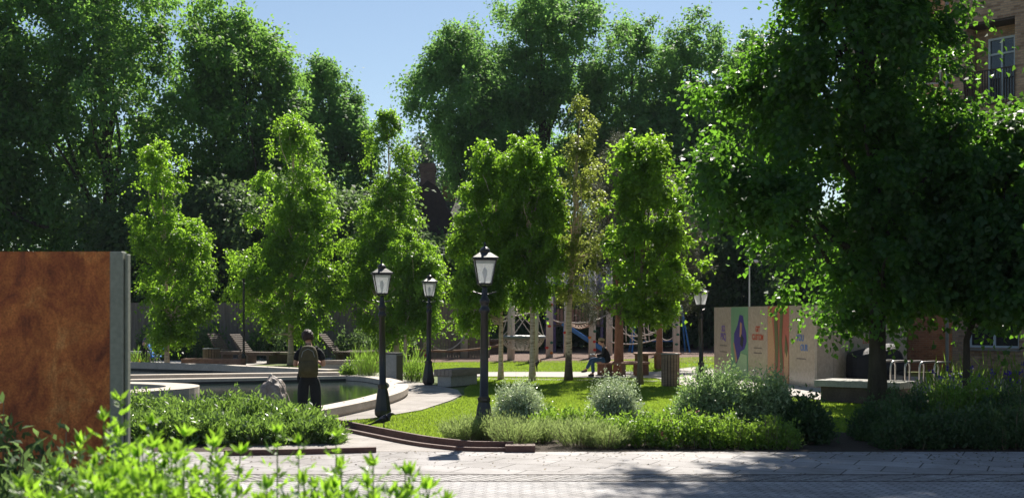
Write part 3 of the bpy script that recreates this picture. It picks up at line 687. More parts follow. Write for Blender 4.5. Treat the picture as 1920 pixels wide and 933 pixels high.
# ------------------------------------------------------------------ FENCE
fn = empty('timber_fence', (X(535, 59.5), 60.0, 0), R(1), 'tall close-boarded timber fence behind the pond and recliners', 'fence')
for seg in range(5):
    s = MB(); x0 = -9.5+seg*3.9
    for i in range(28):
        hh = 2.70+random.uniform(-.01, .01); s.box((x0+i*.139, random.uniform(-.012, .012), hh/2), (.128, .03, hh))
    s.build('board_panel', M['fence'], fn)
    MB().box((x0-.08, .10, 1.37), (.12, .12, 2.76)).build('post', M['darkwood'], fn)
fg = empty('dark_fence', (X(1390, 84), 84, 0), 0, 'dark green fence far behind the swings left of the hoarding', 'fence')
s = MB()
for i in range(60): s.box((-14+i*.47, 0, 1.0), (.45, .05, 2.0))
s.build('board_panel', noisy('dark_green_boards', (.02, .035, .025), (.035, .055, .04), 3), fg)

# ------------------------------------------------------------------ HOARDING
A0 = G(1341, 699); A1 = G(1530, 727); A2 = (X(1698, 38.4), 38.4)
def wallobj(parent, name, a, b, z0, z1, th, mat):
    d = Vector((b[0]-a[0], b[1]-a[1])); l = d.length; o = MB().box((l/2, 0, (z0+z1)/2), (l, th, z1-z0)).build(name, mat, parent)
    o.location = (a[0], a[1], 0); o.rotation_euler = (0, 0, math.atan2(d.y, d.x)); return o, l
hd = empty('hoarding', (0, 0, 0), 0, 'cream site hoarding box printed with two coloured posters and lettering', 'hoarding')
hH = 2.36
fl, LF = wallobj(hd, 'board_side', A0, A1, 0, hH, .08, M['cream'])
fr_, LR = wallobj(hd, 'board_front', (A1[0]+.03, A1[1]+.05), A2, 0, hH-.01, .08, M['cream'])
s = MB(); s.prism([(A0[0]+.3, A0[1]+.2), (A1[0]+.1, A1[1]+.25), (A2[0]-.1, A2[1]+.25), (A2[0]+1, 46), (A0[0]+3, 48)], hH-.14, hH-.08); s.build('roof', M['galv'], hd)
def on(par, x, z, w_, h_, mat, name, off=.043, th=.004):
    o = MB().box((x, -off, z), (w_, th, h_)).build(name, mat, par); return o
def shape(par, pts, mat, name, off=.046, th=.004):
    m = MB(); n = len(pts); P = [(x, -off-th, z) for x, z in pts]+[(x, -off, z) for x, z in pts]
    m.add(P, [tuple(range(n)), tuple(range(2*n-1, n-1, -1))]+[(i, n+i, n+(i+1) % n, (i+1) % n) for i in range(n)]); return m.build(name, mat, par)
flat = lambda n, c: noisy(n, tuple(x*.93 for x in c), c, 3, .5, 0)
mg = flat('print_green', (.22, .42, .25)); mpur = flat('print_purple', (.07, .045, .30)); mdk = flat('print_dark', (.03, .03, .05)); msk = flat('print_flesh', (.55, .30, .20))
mred = flat('print_red', (.55, .16, .12)); morg = flat('print_orange', (.62, .36, .20)); mol = flat('print_olive', (.16, .16, .07)); mlg = flat('print_pale_green', (.42, .60, .34))
def fx(px):   # distance along the left face for a column of the photo survey
    lo, hi = 0., LF
    for _ in range(40):
        m_ = (lo+hi)/2; x = A0[0]+(A1[0]-A0[0])*m_/LF; y = A0[1]+(A1[1]-A0[1])*m_/LF
        if 960+F*x/y < px: lo = m_
        else: hi = m_
    return lo
s0, s1, s2, s3, s4 = fx(1373), fx(1405), fx(1442), fx(1482), LF
p1 = on(fl, (s0+s1)/2, hH/2, s1-s0, hH-.02, mg, 'poster', .043); cx = (s0+s1)/2; w_ = (s1-s0)
def PS(c, w, pts): return [(c+a*w, z) for a, z in pts]
shape(p1, PS(cx, w_, [(-.32, .95), (-.18, .45), (-.02, .5), (.05, .85), (.3, .95), (.42, 1.2), (.40, 1.5), (.28, 1.75), (.22, 2.05), (.02, 2.1), (-.1, 1.75), (-.3, 1.45)]), mpur, 'printed_shape')
shape(p1, PS(cx, w_, [(-.36, 1.15), (-.3, 1.15), (-.1, .55), (-.2, .45)]), msk, 'printed_shape', .051)
shape(p1, PS(cx, w_, [(.02, 1.35), (.14, 1.35), (.16, 1.8), (.06, 1.85)]), msk, 'printed_shape', .051)
shape(p1, PS(cx, w_, [(.06, 1.1), (.2, 1.0), (.26, 1.3), (.12, 1.45)]), mdk, 'printed_shape', .056)
shape(p1, PS(cx, w_, [(-.2, .02), (.45, .02), (.45, .75), (.1, .8), (-.1, .5)]), mlg, 'printed_shape', .051)
p2 = on(fl, (s2+s3)/2, hH/2, s3-s2, hH-.02, mred, 'poster', .043); cx = (s2+s3)/2; w_ = (s3-s2)
shape(p2, PS(cx, w_, [(-.48, .02), (-.2, .02), (-.16, 1.0), (-.3, 2.1), (-.48, 2.2)]), morg, 'printed_shape')
shape(p2, PS(cx, w_, [(-.12, .3), (.0, .5), (.02, 1.3), (-.05, 2.2), (-.2, 2.2), (-.14, 1.2)]), mol, 'printed_shape', .051)
shape(p2, PS(cx, w_, [(.12, .3), (.25, .5), (.18, 1.3), (.25, 2.2), (.1, 2.2), (.06, 1.2)]), mol, 'printed_shape', .051)
shape(p2, PS(cx, w_, [(.27, .02), (.49, .02), (.49, .9), (.38, 1.2), (.3, .8)]), morg, 'printed_shape', .051)
shape(p2, PS(cx, w_, [(.32, 1.0), (.42, .8), (.46, 1.1), (.36, 1.5)]), mol, 'printed_shape', .056)
def text(par, s, x, z, size, mat, off=.045, bold=.0):
    c = bpy.data.curves.new('lettering', 'FONT'); c.body = s; c.size = size; c.align_x = 'CENTER'; c.align_y = 'CENTER'; c.extrude = .002; c.offset = bold
    o = bpy.data.objects.new('lettering', c); COL.objects.link(o); o.parent = par; c.materials.append(mat)
    bpy.context.view_layer.update(); me = bpy.data.meshes.new_from_object(o.evaluated_get(bpy.context.evaluated_depsgraph_get())); bpy.data.objects.remove(o)
    o = link('lettering', me, mat, par); o.location = (x, -off, z); o.rotation_euler = (R(90), 0, 0); return o
tp_ = flat('lettering_purple', (.20, .10, .45)); tr_ = flat('lettering_red', (.55, .09, .05)); tb_ = flat('lettering_blue', (.12, .22, .5)); tg_ = flat('lettering_grey', (.17, .14, .13)); tk_ = flat('lettering_black', (.05, .045, .05)); tw_ = flat('lettering_white', (.75, .72, .7))
c1 = (0+s0)/2+.1; text(fl, 'SO', c1, 1.60, .30, tp_, bold=.008); text(fl, 'PSQ', c1, 1.32, .34, tp_, bold=.008)
c2 = (s1+s2)/2; text(fl, 'GIT', c2, 1.62, .26, tr_, bold=.008); text(fl, 'CUSTOM', c2, 1.36, .26, tr_, bold=.008)
c3 = (s3+s4)/2; text(fl, 'YOU', c3-.1, 1.40, .26, tb_, bold=.008); text(fl, 'OUR', c3+.2, 1.12, .26, tb_, bold=.008)
rl = random.Random(3)
for c_, z_ in ((c1, 1.02), (c1, .80), (c2, 1.02), (c2, .86), (c3, .80)):
    m_ = MB(); x = -.38
    while x < .36:
        ww = rl.uniform(.04, .12); m_.box((c_+x+ww/2, -.044, z_), (ww, .003, .035)); x += ww+.03
    m_.build('small_print', tg_, fl)
for f_ in (.33, .66):
    on(fr_, LR*f_*.5, hH/2, .012, hH-.04, tg_, 'board_joint', .041, .003)
text(fr_, 'LOMINE', LR*.56, 1.30, .22, tr_, bold=.004); text(fr_, '20%', LR*.33, .93, .17, tk_, bold=.002)
text(fr_, 'Sol', LR*.52, 1.66, .42, tk_)
# ------------------------------------------------------------------ COVERED MOTORBIKE
mk = empty('covered_motorbike', (X(1643, 35.6), 35.6, 0), R(10), 'motorbike under a black fabric cover parked against the hoarding', 'motorbike')
import bmesh
prof = [(-.84, .28), (-.86, .95), (-.78, 1.02), (-.35, 1.12), (.05, 1.16), (.35, 1.26), (.55, 1.24), (.70, 1.05), (.84, .62), (.90, .30), (.55, .38), (.1, .33), (-.35, .36), (-.45, .16), (-.70, .14)]
bm = bmesh.new(); nn = 7; rings = []
for k in range(nn):
    t = -1+2*k/(nn-1); y = t*.36; sh = 1-.10*abs(t)**3
    rings.append([bm.verts.new((x*sh+.012*math.sin(z*25+t*4), y+.03*math.sin(x*9+z*6), .14+(z-.14)*(1-.16*t*t if z > .5 else 1))) for x, z in prof])
for k in range(nn-1):
    for i in range(len(prof)):
        j = (i+1) % len(prof); bm.faces.new((rings[k][i], rings[k][j], rings[k+1][j], rings[k+1][i]))
bm.faces.new(rings[0][::-1]); bm.faces.new(rings[-1]); bmesh.ops.recalc_face_normals(bm, faces=bm.faces)
me = bpy.data.meshes.new('cover'); bm.to_mesh(me); bm.free(); link('cover', me, M['cover'], mk)
bv = mk.children[0].modifiers.new('b', 'BEVEL'); bv.width = .04; bv.segments = 2
def wheel(par, c, r):
    w = MB(); n = 28; pts = [(c[0]+math.cos(2*math.pi*i/n)*r, c[1], c[2]+math.sin(2*math.pi*i/n)*r) for i in range(n+1)]
    w.tube(pts, .045, 8, False); o = w.build('wheel', M['rubber'], par, True)
    sp = MB()
    for i in range(10): a = math.pi*2*i/10; sp.tube([(c[0], c[1], c[2]), (c[0]+math.cos(a)*r*.9, c[1], c[2]+math.sin(a)*r*.9)], .008, 5)
    sp.lathe([(.05, -.05), (.05, .05)], 10, (0, 0, 0)); sp.build('spokes', M['galv'], o); return o
for x in (-.52, .62): wheel(mk, (x, 0, .30), .27)
# ------------------------------------------------------------------ BIKE HOOPS
def hoop(loc, rz, label):
    t = empty('bike_hoop', loc, rz, label, 'bike stand', 'row of steel bike hoops'); w_, h_, r = .82, .90, .16; pts = [(0, 0, 0), (0, 0, h_-r)]
    for i in range(1, 8): a = math.pi/2*i/8; pts.append((r-r*math.cos(a), 0, h_-r+r*math.sin(a)))
    pts.append((w_-r, 0, h_))
    for i in range(1, 8): a = math.pi/2*i/8; pts.append((w_-r+r*math.sin(a), 0, h_-r+r*math.cos(a)))
    pts.append((w_, 0, h_-r)); pts.append((w_, 0, 0)); MB().tube(pts, .025, 10).build('hoop_tube', M['steel'], t, True)
    MB().lathe([(.06, 0), (.06, .01)], 12, (0, 0, .008)).build('foot_plate', M['steel'], t); MB().lathe([(.06, 0), (.06, .01)], 12, (w_, 0, .008)).build('foot_plate', M['steel'], t); return t
hp = None; hl = ['leftmost steel bike hoop, half hidden by the big tree trunk', 'second steel bike hoop, just right of the tree trunk', 'middle steel bike hoop of the row of five', 'fourth steel bike hoop, next to the last on the right', 'last steel bike hoop at the right end by the shrubs']
for i in range(5):
    Y = 31.4-i*.25; loc = (X([1643, 1670, 1697, 1724, 1752][i], Y), Y, 0)
    if hp is None: hp = hoop(loc, R(38), hl[0])
    else: dup(hp, loc, R(38), None, hl[i])

# ------------------------------------------------------------------ BUILDING (right)
bA = empty('brick_building', (15.07, 42.0, 0), math.atan2(-.75, .66), 'buff brick apartment building with recessed balcony at the right edge', 'building')
def wall_holes(name, L_, H_, holes, dep, mat, parent, x0=0.):
    xs = sorted({x0, L_}|{h[0] for h in holes}|{h[1] for h in holes}); zs = sorted({0., H_}|{h[2] for h in holes}|{h[3] for h in holes}); m = MB()
    for i in range(len(xs)-1):
        for j in range(len(zs)-1):
            cx_, cz = (xs[i]+xs[i+1])/2, (zs[j]+zs[j+1])/2
            if any(h[0] < cx_ < h[1] and h[2] < cz < h[3] for h in holes): continue
            m.add([(xs[i], 0, zs[j]), (xs[i+1], 0, zs[j]), (xs[i+1], 0, zs[j+1]), (xs[i], 0, zs[j+1])], [(0, 1, 2, 3)])
    for a, b, c, d in [h[:4] for h in holes]:
        m.add([(a, 0, c), (b, 0, c), (b, 0, d), (a, 0, d), (a, dep, c), (b, dep, c), (b, dep, d), (a, dep, d)], [(0, 4, 5, 1), (1, 5, 6, 2), (3, 2, 6, 7), (0, 3, 7, 4)])
    m.add([(x0, 0, 0), (x0, 8, 0), (x0, 8, H_), (x0, 0, H_)], [(0, 1, 2, 3)]); m.add([(x0, 0, H_), (L_, 0, H_), (L_, 8, H_), (x0, 8, H_)], [(0, 1, 2, 3)])
    m.add([(L_, 0, 0), (L_, 8, 0), (L_, 8, H_), (L_, 0, H_)], [(3, 2, 1, 0)]); return m.build(name, mat, parent)
holes = []; HB = 27.0  # unseen upper storeys made tall to throw shade on the road
for k in range(4):
    xk = k*4.6
    holes.append((.55+xk, 2.35+xk, .98, 2.75))
    for fl_ in (3,): 
        zf = -.0+3.05*fl_+.05
        holes.append((.45+xk, 2.22+xk, zf, zf+2.72))
hA = [h for h in holes if h[3]-h[2] < 2]; hB = [h for h in holes if h[3]-h[2] > 2]
wall_holes('facade', 19., HB, hA+hB, .9, M['brick'], bA)
def window(par, x0, x1, z0, z1, y, door=False):
    f = MB(); b = .07
    for q in ((x0+b/2, z0, z1), (x1-b/2, z0, z1), ((x0+x1)/2, z0, z1)): f.box((q[0], y, (q[1]+q[2])/2), (b, .06, q[2]-q[1]))
    for z in (z0+b/2, z1-b/2): f.box(((x0+x1)/2, y+.002, z), (x1-x0, .06, b))
    if door: f.box(((x0+x1)/2, y+.001, z1-.55), (x1-x0, .058, .06))
    fo = f.build('balcony_door' if door else 'window', M['winframe'], par)
    MB().box(((x0+x1)/2, y+.03, (z0+z1)/2), (x1-x0-.02, .01, z1-z0-.02)).build('pane', M['winglass'], fo)
    return fo
for a, b, c, d in [h[:4] for h in hA]:
    fo = window(bA, a+.01, b-.01, c+.01, d-.01, .14)
    MB().box(((a+b)/2, -.04, c-.05), (b-a+.1, .16, .07)).build('sill', M['galv'], bA)
    MB().box(((a+b)/2, .45, (c+d)/2), (b-a-.02, .02, d-c-.02)).build('interior_blind', M['soffit'], bA)
for a, b, c, d in [h[:4] for h in hB]:
    MB().box(((a+b)/2, .86, (c+d)/2), (b-a-.004, .05, d-c-.01)).build('balcony_back', M['brick'], bA)
    window(bA, a+.45, b-.35, c+.02, d-.45, .80, True)
    MB().box(((a+b)/2, .42, d-.05), (b-a-.01, .80, .06)).build('soffit', M['soffit'], bA)
    r = MB(); r.box(((a+b)/2, -.03, c+1.05), (b-a+.02, .05, .04)); r.box(((a+b)/2, -.03, c-.10), (b-a+.02, .04, .04))
    n = int((b-a)/.09)
    for i in range(n+1): r.box((a+(b-a)*i/n, -.03, c+.47), (.022, .03, 1.14))
    r.build('balcony_railing', M['soffit'], bA)
    MB().box(((a+b)/2, .40, c+.02), (b-a-.006, .84, .05)).build('balcony_floor', M['galv'], bA)
o = MB().tube([(-.12, -.12, 0), (-.12, -.12, HB-.2)], .06, 8).build('downpipe', M['galv'], bA)
bB = empty('brick_wing', (X(1652, 45.5), 45.5, 0), R(-6), 'dark brick wing of the building set back behind the big tree', 'building')
hW = [(.8, 2.2, 4.2, 6.2), (.8, 2.2, 7.4, 9.4), (.8, 2.2, 10.6, 12.6)]
wall_holes('facade', 2.75, 18.0, hW, .3, M['brick'], bB)
for a, b, c, d in hW: window(bB, a+.01, b-.01, c+.01, d-.01, .16)
MB().box((1.9, -.06, 1.45), (1.9, .10, 2.9)).build('plinth_wall', M['brickdark'], bB)

# ------------------------------------------------------------------ HOUSES behind the trees
hs = empty('old_house', (X(826, 80), 80, 0), 0, 'dark steep-roofed house with tall chimney between the central trees', 'house')
def zz(py): return Z(py, 80)
m = MB(); Pf = [(X(px, 80)-X(826, 80), z) for px, z in ((786, zz(560)), (786, zz(352)), (802, zz(338)), (822, zz(352)), (858, zz(430)), (905, zz(520)), (905, zz(560)))]
m.add([(x, 0, z) for x, z in Pf]+[(x, 7, z) for x, z in Pf], [tuple(range(7)), tuple(range(13, 6, -1))]+[(i, 7+i, 7+(i+1) % 7, (i+1) % 7) for i in range(7)]); m.build('roof', M['roofdark'], hs)
MB().box((X(846, 80)-X(826, 80), 3.5, zz(560)/2), (4.1, 6.8, zz(560)-.01)).build('wall', M['brickdark'], hs)
c_ = MB(); cx = X(801, 80)-X(826, 80); c_.box((cx, .8, (zz(350)+zz(316))/2), (.95, .95, zz(316)-zz(350)+.8)); c_.box((cx, .8, zz(316)), (1.1, 1.1, .18)); c_.lathe([(.14, 0), (.12, .35)], 10, (cx-.2, .8, zz(315)+.05)); c_.lathe([(.14, 0), (.12, .35)], 10, (cx+.2, .8, zz(315)+.05)); c_.tube([(cx, .8, zz(312)), (cx, .8, zz(285))], .02, 5)
c_.build('chimney', M['brickdark'], hs)
h2 = empty('slate_house', (X(862, 92), 92, 0), R(0), 'slate-roofed house with red brick chimney right of the dark house', 'house')
m = MB(); z1, z2 = Z(362, 92), Z(420, 92)
m.add([(-1.6, 0, z2), (4, 0, z2), (3.2, 3.5, z1), (-1.6, 3.5, z1), (-1.6, 7, z2), (4, 7, z2)], [(0, 1, 2, 3), (3, 2, 5, 4), (0, 3, 4), (1, 5, 2)]); m.build('roof', M['slate'], h2)
MB().box((1.2, 3.5, z2/2), (5.4, 6.6, z2-.02)).build('wall', M['chimbrick'], h2)
MB().box((X(838, 92)-X(862, 92), 3.4, Z(355, 92)), (1.0, .9, 2.0)).build('chimney', M['chimbrick'], h2)

# ------------------------------------------------------------------ PLAYGROUND
pg = empty('climbing_course', (0, 0, 0), 0, 'rope climbing course of pale timber posts on the bark play surface', 'climbing frame')
posts = [(800, 58, 3.0), (870, 60, 4.2), (958, 57, 4.4), (1002, 54.6, 4.6), (1030, 60, 4.8), (1063, 63, 4.4), (1110, 60, 4.4), (1142, 64, 4.6), (1236, 64, 4.6), (1268, 63, 4.8), (905, 66, 4.0)]
PT = {}
for px, Y, h_ in posts:
    x = X(px, Y); PT[px] = (x, Y); MB().tube([(x, Y, 0), (x+.02, Y, h_*.5), (x, Y, h_)], [.175, .17, .16], 14).build('post', M['postwood'], pg, True)
def cat_(a, b, sag, r, mat, par=pg, name='rope', n=12):
    a = Vector(a); b = Vector(b); pts = []
    for i in range(n+1): t = i/n; p = a.lerp(b, t); p.z -= sag*4*t*(1-t); pts.append(tuple(p))
    return MB().tube(pts, r, 6).build(name, mat, par, True)
def pz(px, z): x, y = PT[px]; return (x, y-.16, z)
def pp(px, py, Y): return (X(px, Y), Y, Z(py, Y))
for a, b, za, zb, sg in ((800, 870, 1.9, 2.0, .22), (800, 870, .9, 1.0, .55), (870, 958, 1.65, 1.9, .15), (870, 958, 2.0, 2.2, .45), (958, 1002, 2.6, 2.7, .3), (958, 1030, 2.05, 2.6, .12), (1002, 1030, 2.2, 3.0, .12), (1002, 1030, 2.9, 3.4, .2),
                         (1030, 1063, 2.0, 1.8, .15), (1063, 1110, 1.75, 1.8, .08), (1063, 1110, 1.6, 1.6, .15), (1110, 1142, 1.8, 2.2, .05), (1142, 1236, 1.6, 1.4, .5), (1142, 1236, 2.9, 2.6, .7), (1142, 1236, .7, .9, .2), (1236, 1268, 2.2, 2.4, .3), (1236, 1268, 1.0, 1.2, .3)):
    cat_(pz(a, za), pz(b, zb), sg, .032, M['rope'])
cat_(pp(700, 640, 58), pp(958, 642, 56.5), .42, .05, M['browrope'])
for px in np.linspace(1160, 1225, 6): cat_(pp(px, 560, 64), pp(px+random.uniform(-14, 14), 640, 64), 0.02, .022, M['rope'])
for k in range(5): cat_(pp(1155+k*16, 590+k*3, 63.6), pp(1200+k*12, 640-k*7, 63.6), .35, .022, M['rope'])
net = MB()
for i in range(9):
    t0, t1 = i/9, (i+1)/9
    a0 = Vector(pz(1063, 1.8)).lerp(Vector(pz(1110, 1.85)), t0); a1 = Vector(pz(1063, 1.8)).lerp(Vector(pz(1110, 1.85)), t1)
    b0 = a0+Vector((0, -.9, -.05-.35*4*t0*(1-t0))); b1 = a1+Vector((0, -.9, -.05-.35*4*t1*(1-t1))); a0.z -= .2*4*t0*(1-t0); a1.z -= .2*4*t1*(1-t1)
    for u, v in ((a0, b1), (b0, a1), (a0, a1), (b0, b1)): net.tube([tuple(u), tuple(v)], .025, 5)
net.build('net_bridge', M['browrope'], pg)
for px, zs_ in ((1030, [(.5, 'redhold', -.12), (.75, 'grhold', .1), (1.55, 'redhold', 0), (1.9, 'grhold', -.1), (.25, 'orhold', .1), (2.6, 'redhold', .1)]), (1110, [(.4, 'redhold', .12), (1.0, 'orhold', -.12), (1.3, 'grhold', .12), (1.75, 'grhold', 0), (.8, 'redhold', .1)]), (1268, [(.6, 'grhold', 0), (1.1, 'grhold', .05), (1.6, 'grhold', 0)]), (1063, [(1.2, 'redhold', -.1), (.6, 'orhold', .1)]), (800, [(.2, 'redhold', 0)])):
    for z, mt, dx in zs_:
        x, y = PT[px]; MB().lathe([(.02, -.07), (.07, -.04), (.09, .01), (.05, .06), (.02, .07)], 7, (x+dx, y-.15, z), sy=.5, sx=1.1).build('climbing_hold', M[mt], pg, True)
# basket nest
bk_ = empty('net_basket', (X(980, 55.8), 55.8, 0), 0, 'hanging rope net basket with thick grey rim between the play posts', 'climbing net')
rb = .98; zb = 1.08; n = 30
MB().tube([(math.cos(2*math.pi*i/n)*rb, math.sin(2*math.pi*i/n)*rb*.8, zb) for i in range(n+1)], .09, 10, False).build('rim', M['galv'], bk_, True)
nt_ = MB(); nr = 8; na = 26
def bp(i, j): 
    f = i/nr; r = rb*math.cos(f*1.25); return (math.cos(2*math.pi*j/na)*r, math.sin(2*math.pi*j/na)*r*.8, zb-.62*math.sin(f*1.35))
for i in range(nr):
    for j in range(na):
        nt_.tube([bp(i, j), bp(i+1, j+.5)], .013, 4); nt_.tube([bp(i, j+1), bp(i+1, j+.5)], .013, 4)
nt_.build('net', M['rope'], bk_)
for j in (0, 1, 2, 3, 4, 5):
    a = 2*math.pi*j/6; q = (math.cos(a)*rb, math.sin(a)*rb*.8, zb)
    for t_ in ((-.55, .2, 2.6), (.55, .2, 2.7)): cat_(q, t_, .05, .02, M['rope'], bk_)
# play tower, slide and swing at the back
tw = empty('play_tower', (X(1075, 72), 72, 0), R(10), 'dark timber play tower house behind the rope posts', 'play tower')
for sx in (-1.4, 1.4):
    for sy in (-1.2, 1.2): MB().box((sx, sy, 1.8), (.16, .16, 3.6)).build('post', M['mauve'], tw)
MB().box((0, 0, 1.5), (3.0, 2.6, .12)).build('deck', M['darkwood'], tw); s = MB()
for i in range(14): s.box((-1.4+i*.215, -1.22, 2.0), (.16, .04, .9))
s.build('side_boards', M['redwood'], tw); s = MB(); s.add([(-1.7, -1.5, 3.4), (1.7, -1.5, 3.4), (1.7, 0, 4.6), (-1.7, 0, 4.6), (-1.7, 1.5, 3.4), (1.7, 1.5, 3.4)], [(0, 1, 2, 3), (3, 2, 5, 4), (0, 3, 4), (1, 5, 2)]); s.build('roof', noisy('violet_roof', (.10, .08, .16), (.14, .11, .22), 3), tw)
sl = empty('slide', (X(1092, 68), 68, 0), R(-10), 'pale blue slide beside the play tower', 'slide')
s = MB(); s.box((0, 0, .85), (2.6, .5, .05), ry=R(33)); s.box((0, -.26, .93), (2.6, .04, .2), ry=R(33)); s.box((0, .26, .93), (2.6, .04, .2), ry=R(33)); s.build('chute', M['bluepaint'], sl)
for x in (-1.0,): MB().box((x, 0, .75), (.08, .5, 1.5)).build('leg', M['bluepaint'], sl)
sw = empty('swing_frame', (X(1238, 70), 70, 0), R(0), 'blue steel A-frame swing behind the right-hand rope posts', 'swing')
for x in (-1.35, 1.2):
    for y in (-.9, .9): MB().tube([(x, y*.1, 2.6), (x-.35*(1 if x < 0 else -1), y, 0)], .05, 8).build('leg', M['bluepaint'], sw)
MB().tube([(-1.35, 0, 2.6), (1.2, 0, 2.6)], .05, 8).build('top_bar', M['bluepaint'], sw); MB().box((-.1, 0, .62), (1.7, .25, .06)).build('seat', M['bluepaint'], sw)
for x in (-.9, .7): MB().tube([(x, 0, 2.6), (x, 0, .62)], .012, 5).build('chain', M['steel'], sw)
cc = empty('camera_pole', (X(1405, 66), 66, 0), 0, 'slim pale pole with a white security camera above the hoarding', 'camera pole')
MB().tube([(0, 0, 0), (0, 0, Z(496, 66))], [.07, .045], 8).build('pole', M['steel'], cc); MB().box((.18, -.1, Z(490, 66)), (.55, .16, .15), bev=.03).build('camera', M['paper'], cc)
# bench under the far posts
block_bench('bench', 'dark picnic bench behind the left play posts', (X(898, 66), 66), 0, 2.8, .6, .8, .12, M['darkwood'], M['darkwood'], .2)

# ------------------------------------------------------------------ PEOPLE, ANIMALS
def skinmesh(chains, mat, name, parent, sub=2, extra=None, smooth=True):
    """chains: list of lists of (x,y,z,r); a first point that repeats an existing point is welded to it"""
    vs = []; rs = []; es = []; ids = {}
    for ch in chains:
        prev = None
        for p in ch:
            key = tuple(round(c, 4) for c in p[:3])
            if key not in ids: ids[key] = len(vs); vs.append(p[:3]); rs.append(p[3])
            i = ids[key]
            if prev is not None and prev != i: es.append((prev, i))
            prev = i
    me = bpy.data.meshes.new(name); me.from_pydata(vs, es, []); o = bpy.data.objects.new(name, me); COL.objects.link(o)
    md = o.modifiers.new('s', 'SKIN'); md.use_smooth_shade = True; md.branch_smoothing = .6
    if not me.skin_vertices: 
        bpy.context.view_layer.update()
    sv = me.skin_vertices[0].data
    for i, r in enumerate(rs): sv[i].radius = (r, r) if not isinstance(r, tuple) else r; sv[i].use_root = (i == 0)
    sb = o.modifiers.new('d', 'SUBSURF'); sb.levels = sub; sb.render_levels = sub
    dg = bpy.context.evaluated_depsgraph_get(); dg.update()
    nme = bpy.data.meshes.new_from_object(o.evaluated_get(dg)); bpy.data.objects.remove(o)
    nme.name = name
    if extra: 
        bm = bmesh.new(); bm.from_mesh(nme)
        for mb2 in extra:
            t = bpy.data.meshes.new('t'); t.from_pydata(mb2.v, [], mb2.f); bm.from_mesh(t); bpy.data.meshes.remove(t)
        bm.to_mesh(nme); bm.free()
    nme.polygons.foreach_set('use_smooth', [True]*len(nme.polygons))
    return link(name, nme, mat, parent)
def head_mb(c, rz=0., pitch=0., s=1.):
    """face towards +Y before rotation"""
    m = MB(); nu, nv = 24, 18; Mx = Matrix.Rotation(rz, 3, 'Z') @ Matrix.Rotation(pitch, 3, 'X'); vs = []
    for j in range(nv+1):
        ph = math.pi*j/nv; 
        for i in range(nu):
            th = 2*math.pi*i/nu; x = math.sin(ph)*math.cos(th); y = math.sin(ph)*math.sin(th); z = math.cos(ph)
            X_ = x*.075; Y_ = y*.095; Z_ = z*.118
            if z < 0: X_ *= 1-.28*z*z; Y_ *= 1-.12*z*z
            if y > .3:
                g = math.exp(-((x/.22)**2+((z+.08)/.22)**2)); Y_ += .022*g                     # nose
                for sx in (-1, 1): Y_ -= .009*math.exp(-(((x-sx*.38)/.16)**2+((z-.08)/.12)**2))  # eye sockets
                Y_ += .006*math.exp(-((x/.3)**2+((z+.46)/.08)**2)) - .005*math.exp(-((x/.3)**2+((z+.36)/.05)**2))
            vs.append((X_, Y_, Z_))
    fs = [(j*nu+i, j*nu+(i+1) % nu, (j+1)*nu+(i+1) % nu, (j+1)*nu+i) for j in range(nv) for i in range(nu)]
    fs = [f[::-1] for f in fs]
    for sx in (-1, 1):
        e = MB(); e.lathe([(.006, -.032), (.017, -.015), (.020, .008), (.013, .028)], 8, (sx*.078, -.005, .0), sx=.45); b = len(vs); vs += e.v; fs += [tuple(i+b for i in f) for f in e.f]
    m.add([tuple(Mx @ (Vector(v)*s) + Vector(c)) for v in vs], fs); return m
def hair_mb(c, rz=0., pitch=0., s=1., low=.55, seed=1, back=True):
    rng = np.random.default_rng(seed); m = MB(); Mx = Matrix.Rotation(rz, 3, 'Z') @ Matrix.Rotation(pitch, 3, 'X'); vs = []; nu, nv = 36, 16
    for j in range(nv+1):
        for i in range(nu):
            th = 2*math.pi*i/nu; y0 = math.sin(th); lim = math.pi*(.36 if y0 > .45 else (low+.1 if y0 < .1 else .48)); ph = lim*j/nv
            x = math.sin(ph)*math.cos(th); y = math.sin(ph)*y0; z = math.cos(ph); k = 1.10+.05*math.sin(th*7+ph*9)+.035*rng.random() + .03*math.sin(th*13+ph*4)
            if j == nv: k = .98
            vs.append((x*.086*k, y*.100*k, z*.108*k+.004))
    fs = [((j+1)*nu+i, (j+1)*nu+(i+1) % nu, j*nu+(i+1) % nu, j*nu+i) for j in range(nv) for i in range(nu)]
    m.add([tuple(Mx @ (Vector(v)*s) + Vector(c)) for v in vs], fs); return m
def fingers(wx, d, side, up_, curl=.5, s=1.):
    """palm + five fingers as skin chains starting at wrist point wx (x,y,z,r)"""
    W = Vector(wx[:3]); d = Vector(d).normalized(); sd = Vector(side).normalized(); n_ = d.cross(sd).normalized()*up_
    palm = W+d*.075*s; pc = (*palm, .026*s); ch = [[wx, pc]]
    for k, (o_, ln) in enumerate(((-.030, .070), (-.010, .080), (.011, .075), (.031, .058))):
        b = palm+d*.018*s+sd*o_*s; p = b; c = [pc, (*b, .0105*s)]; dd = d.copy()
        for q in range(3):
            dd = (dd - n_*curl*.6).normalized(); p = p+dd*ln*s/3; c.append((*p, (.0095-.001*q)*s))
        ch.append(c)
    b = W+d*.03*s-sd*.030*s; c = [(*(W+d*.0301), .024*s)]
    t1 = W+d*.035*s-sd*.04*s; t2 = t1+(d*.7-sd*.5-n_*.3).normalized()*.035*s; t3 = t2+(d-n_*.4).normalized()*.028*s
    ch.append([wx, (*t1, .013*s), (*t2, .011*s), (*t3, .009*s)]); return ch

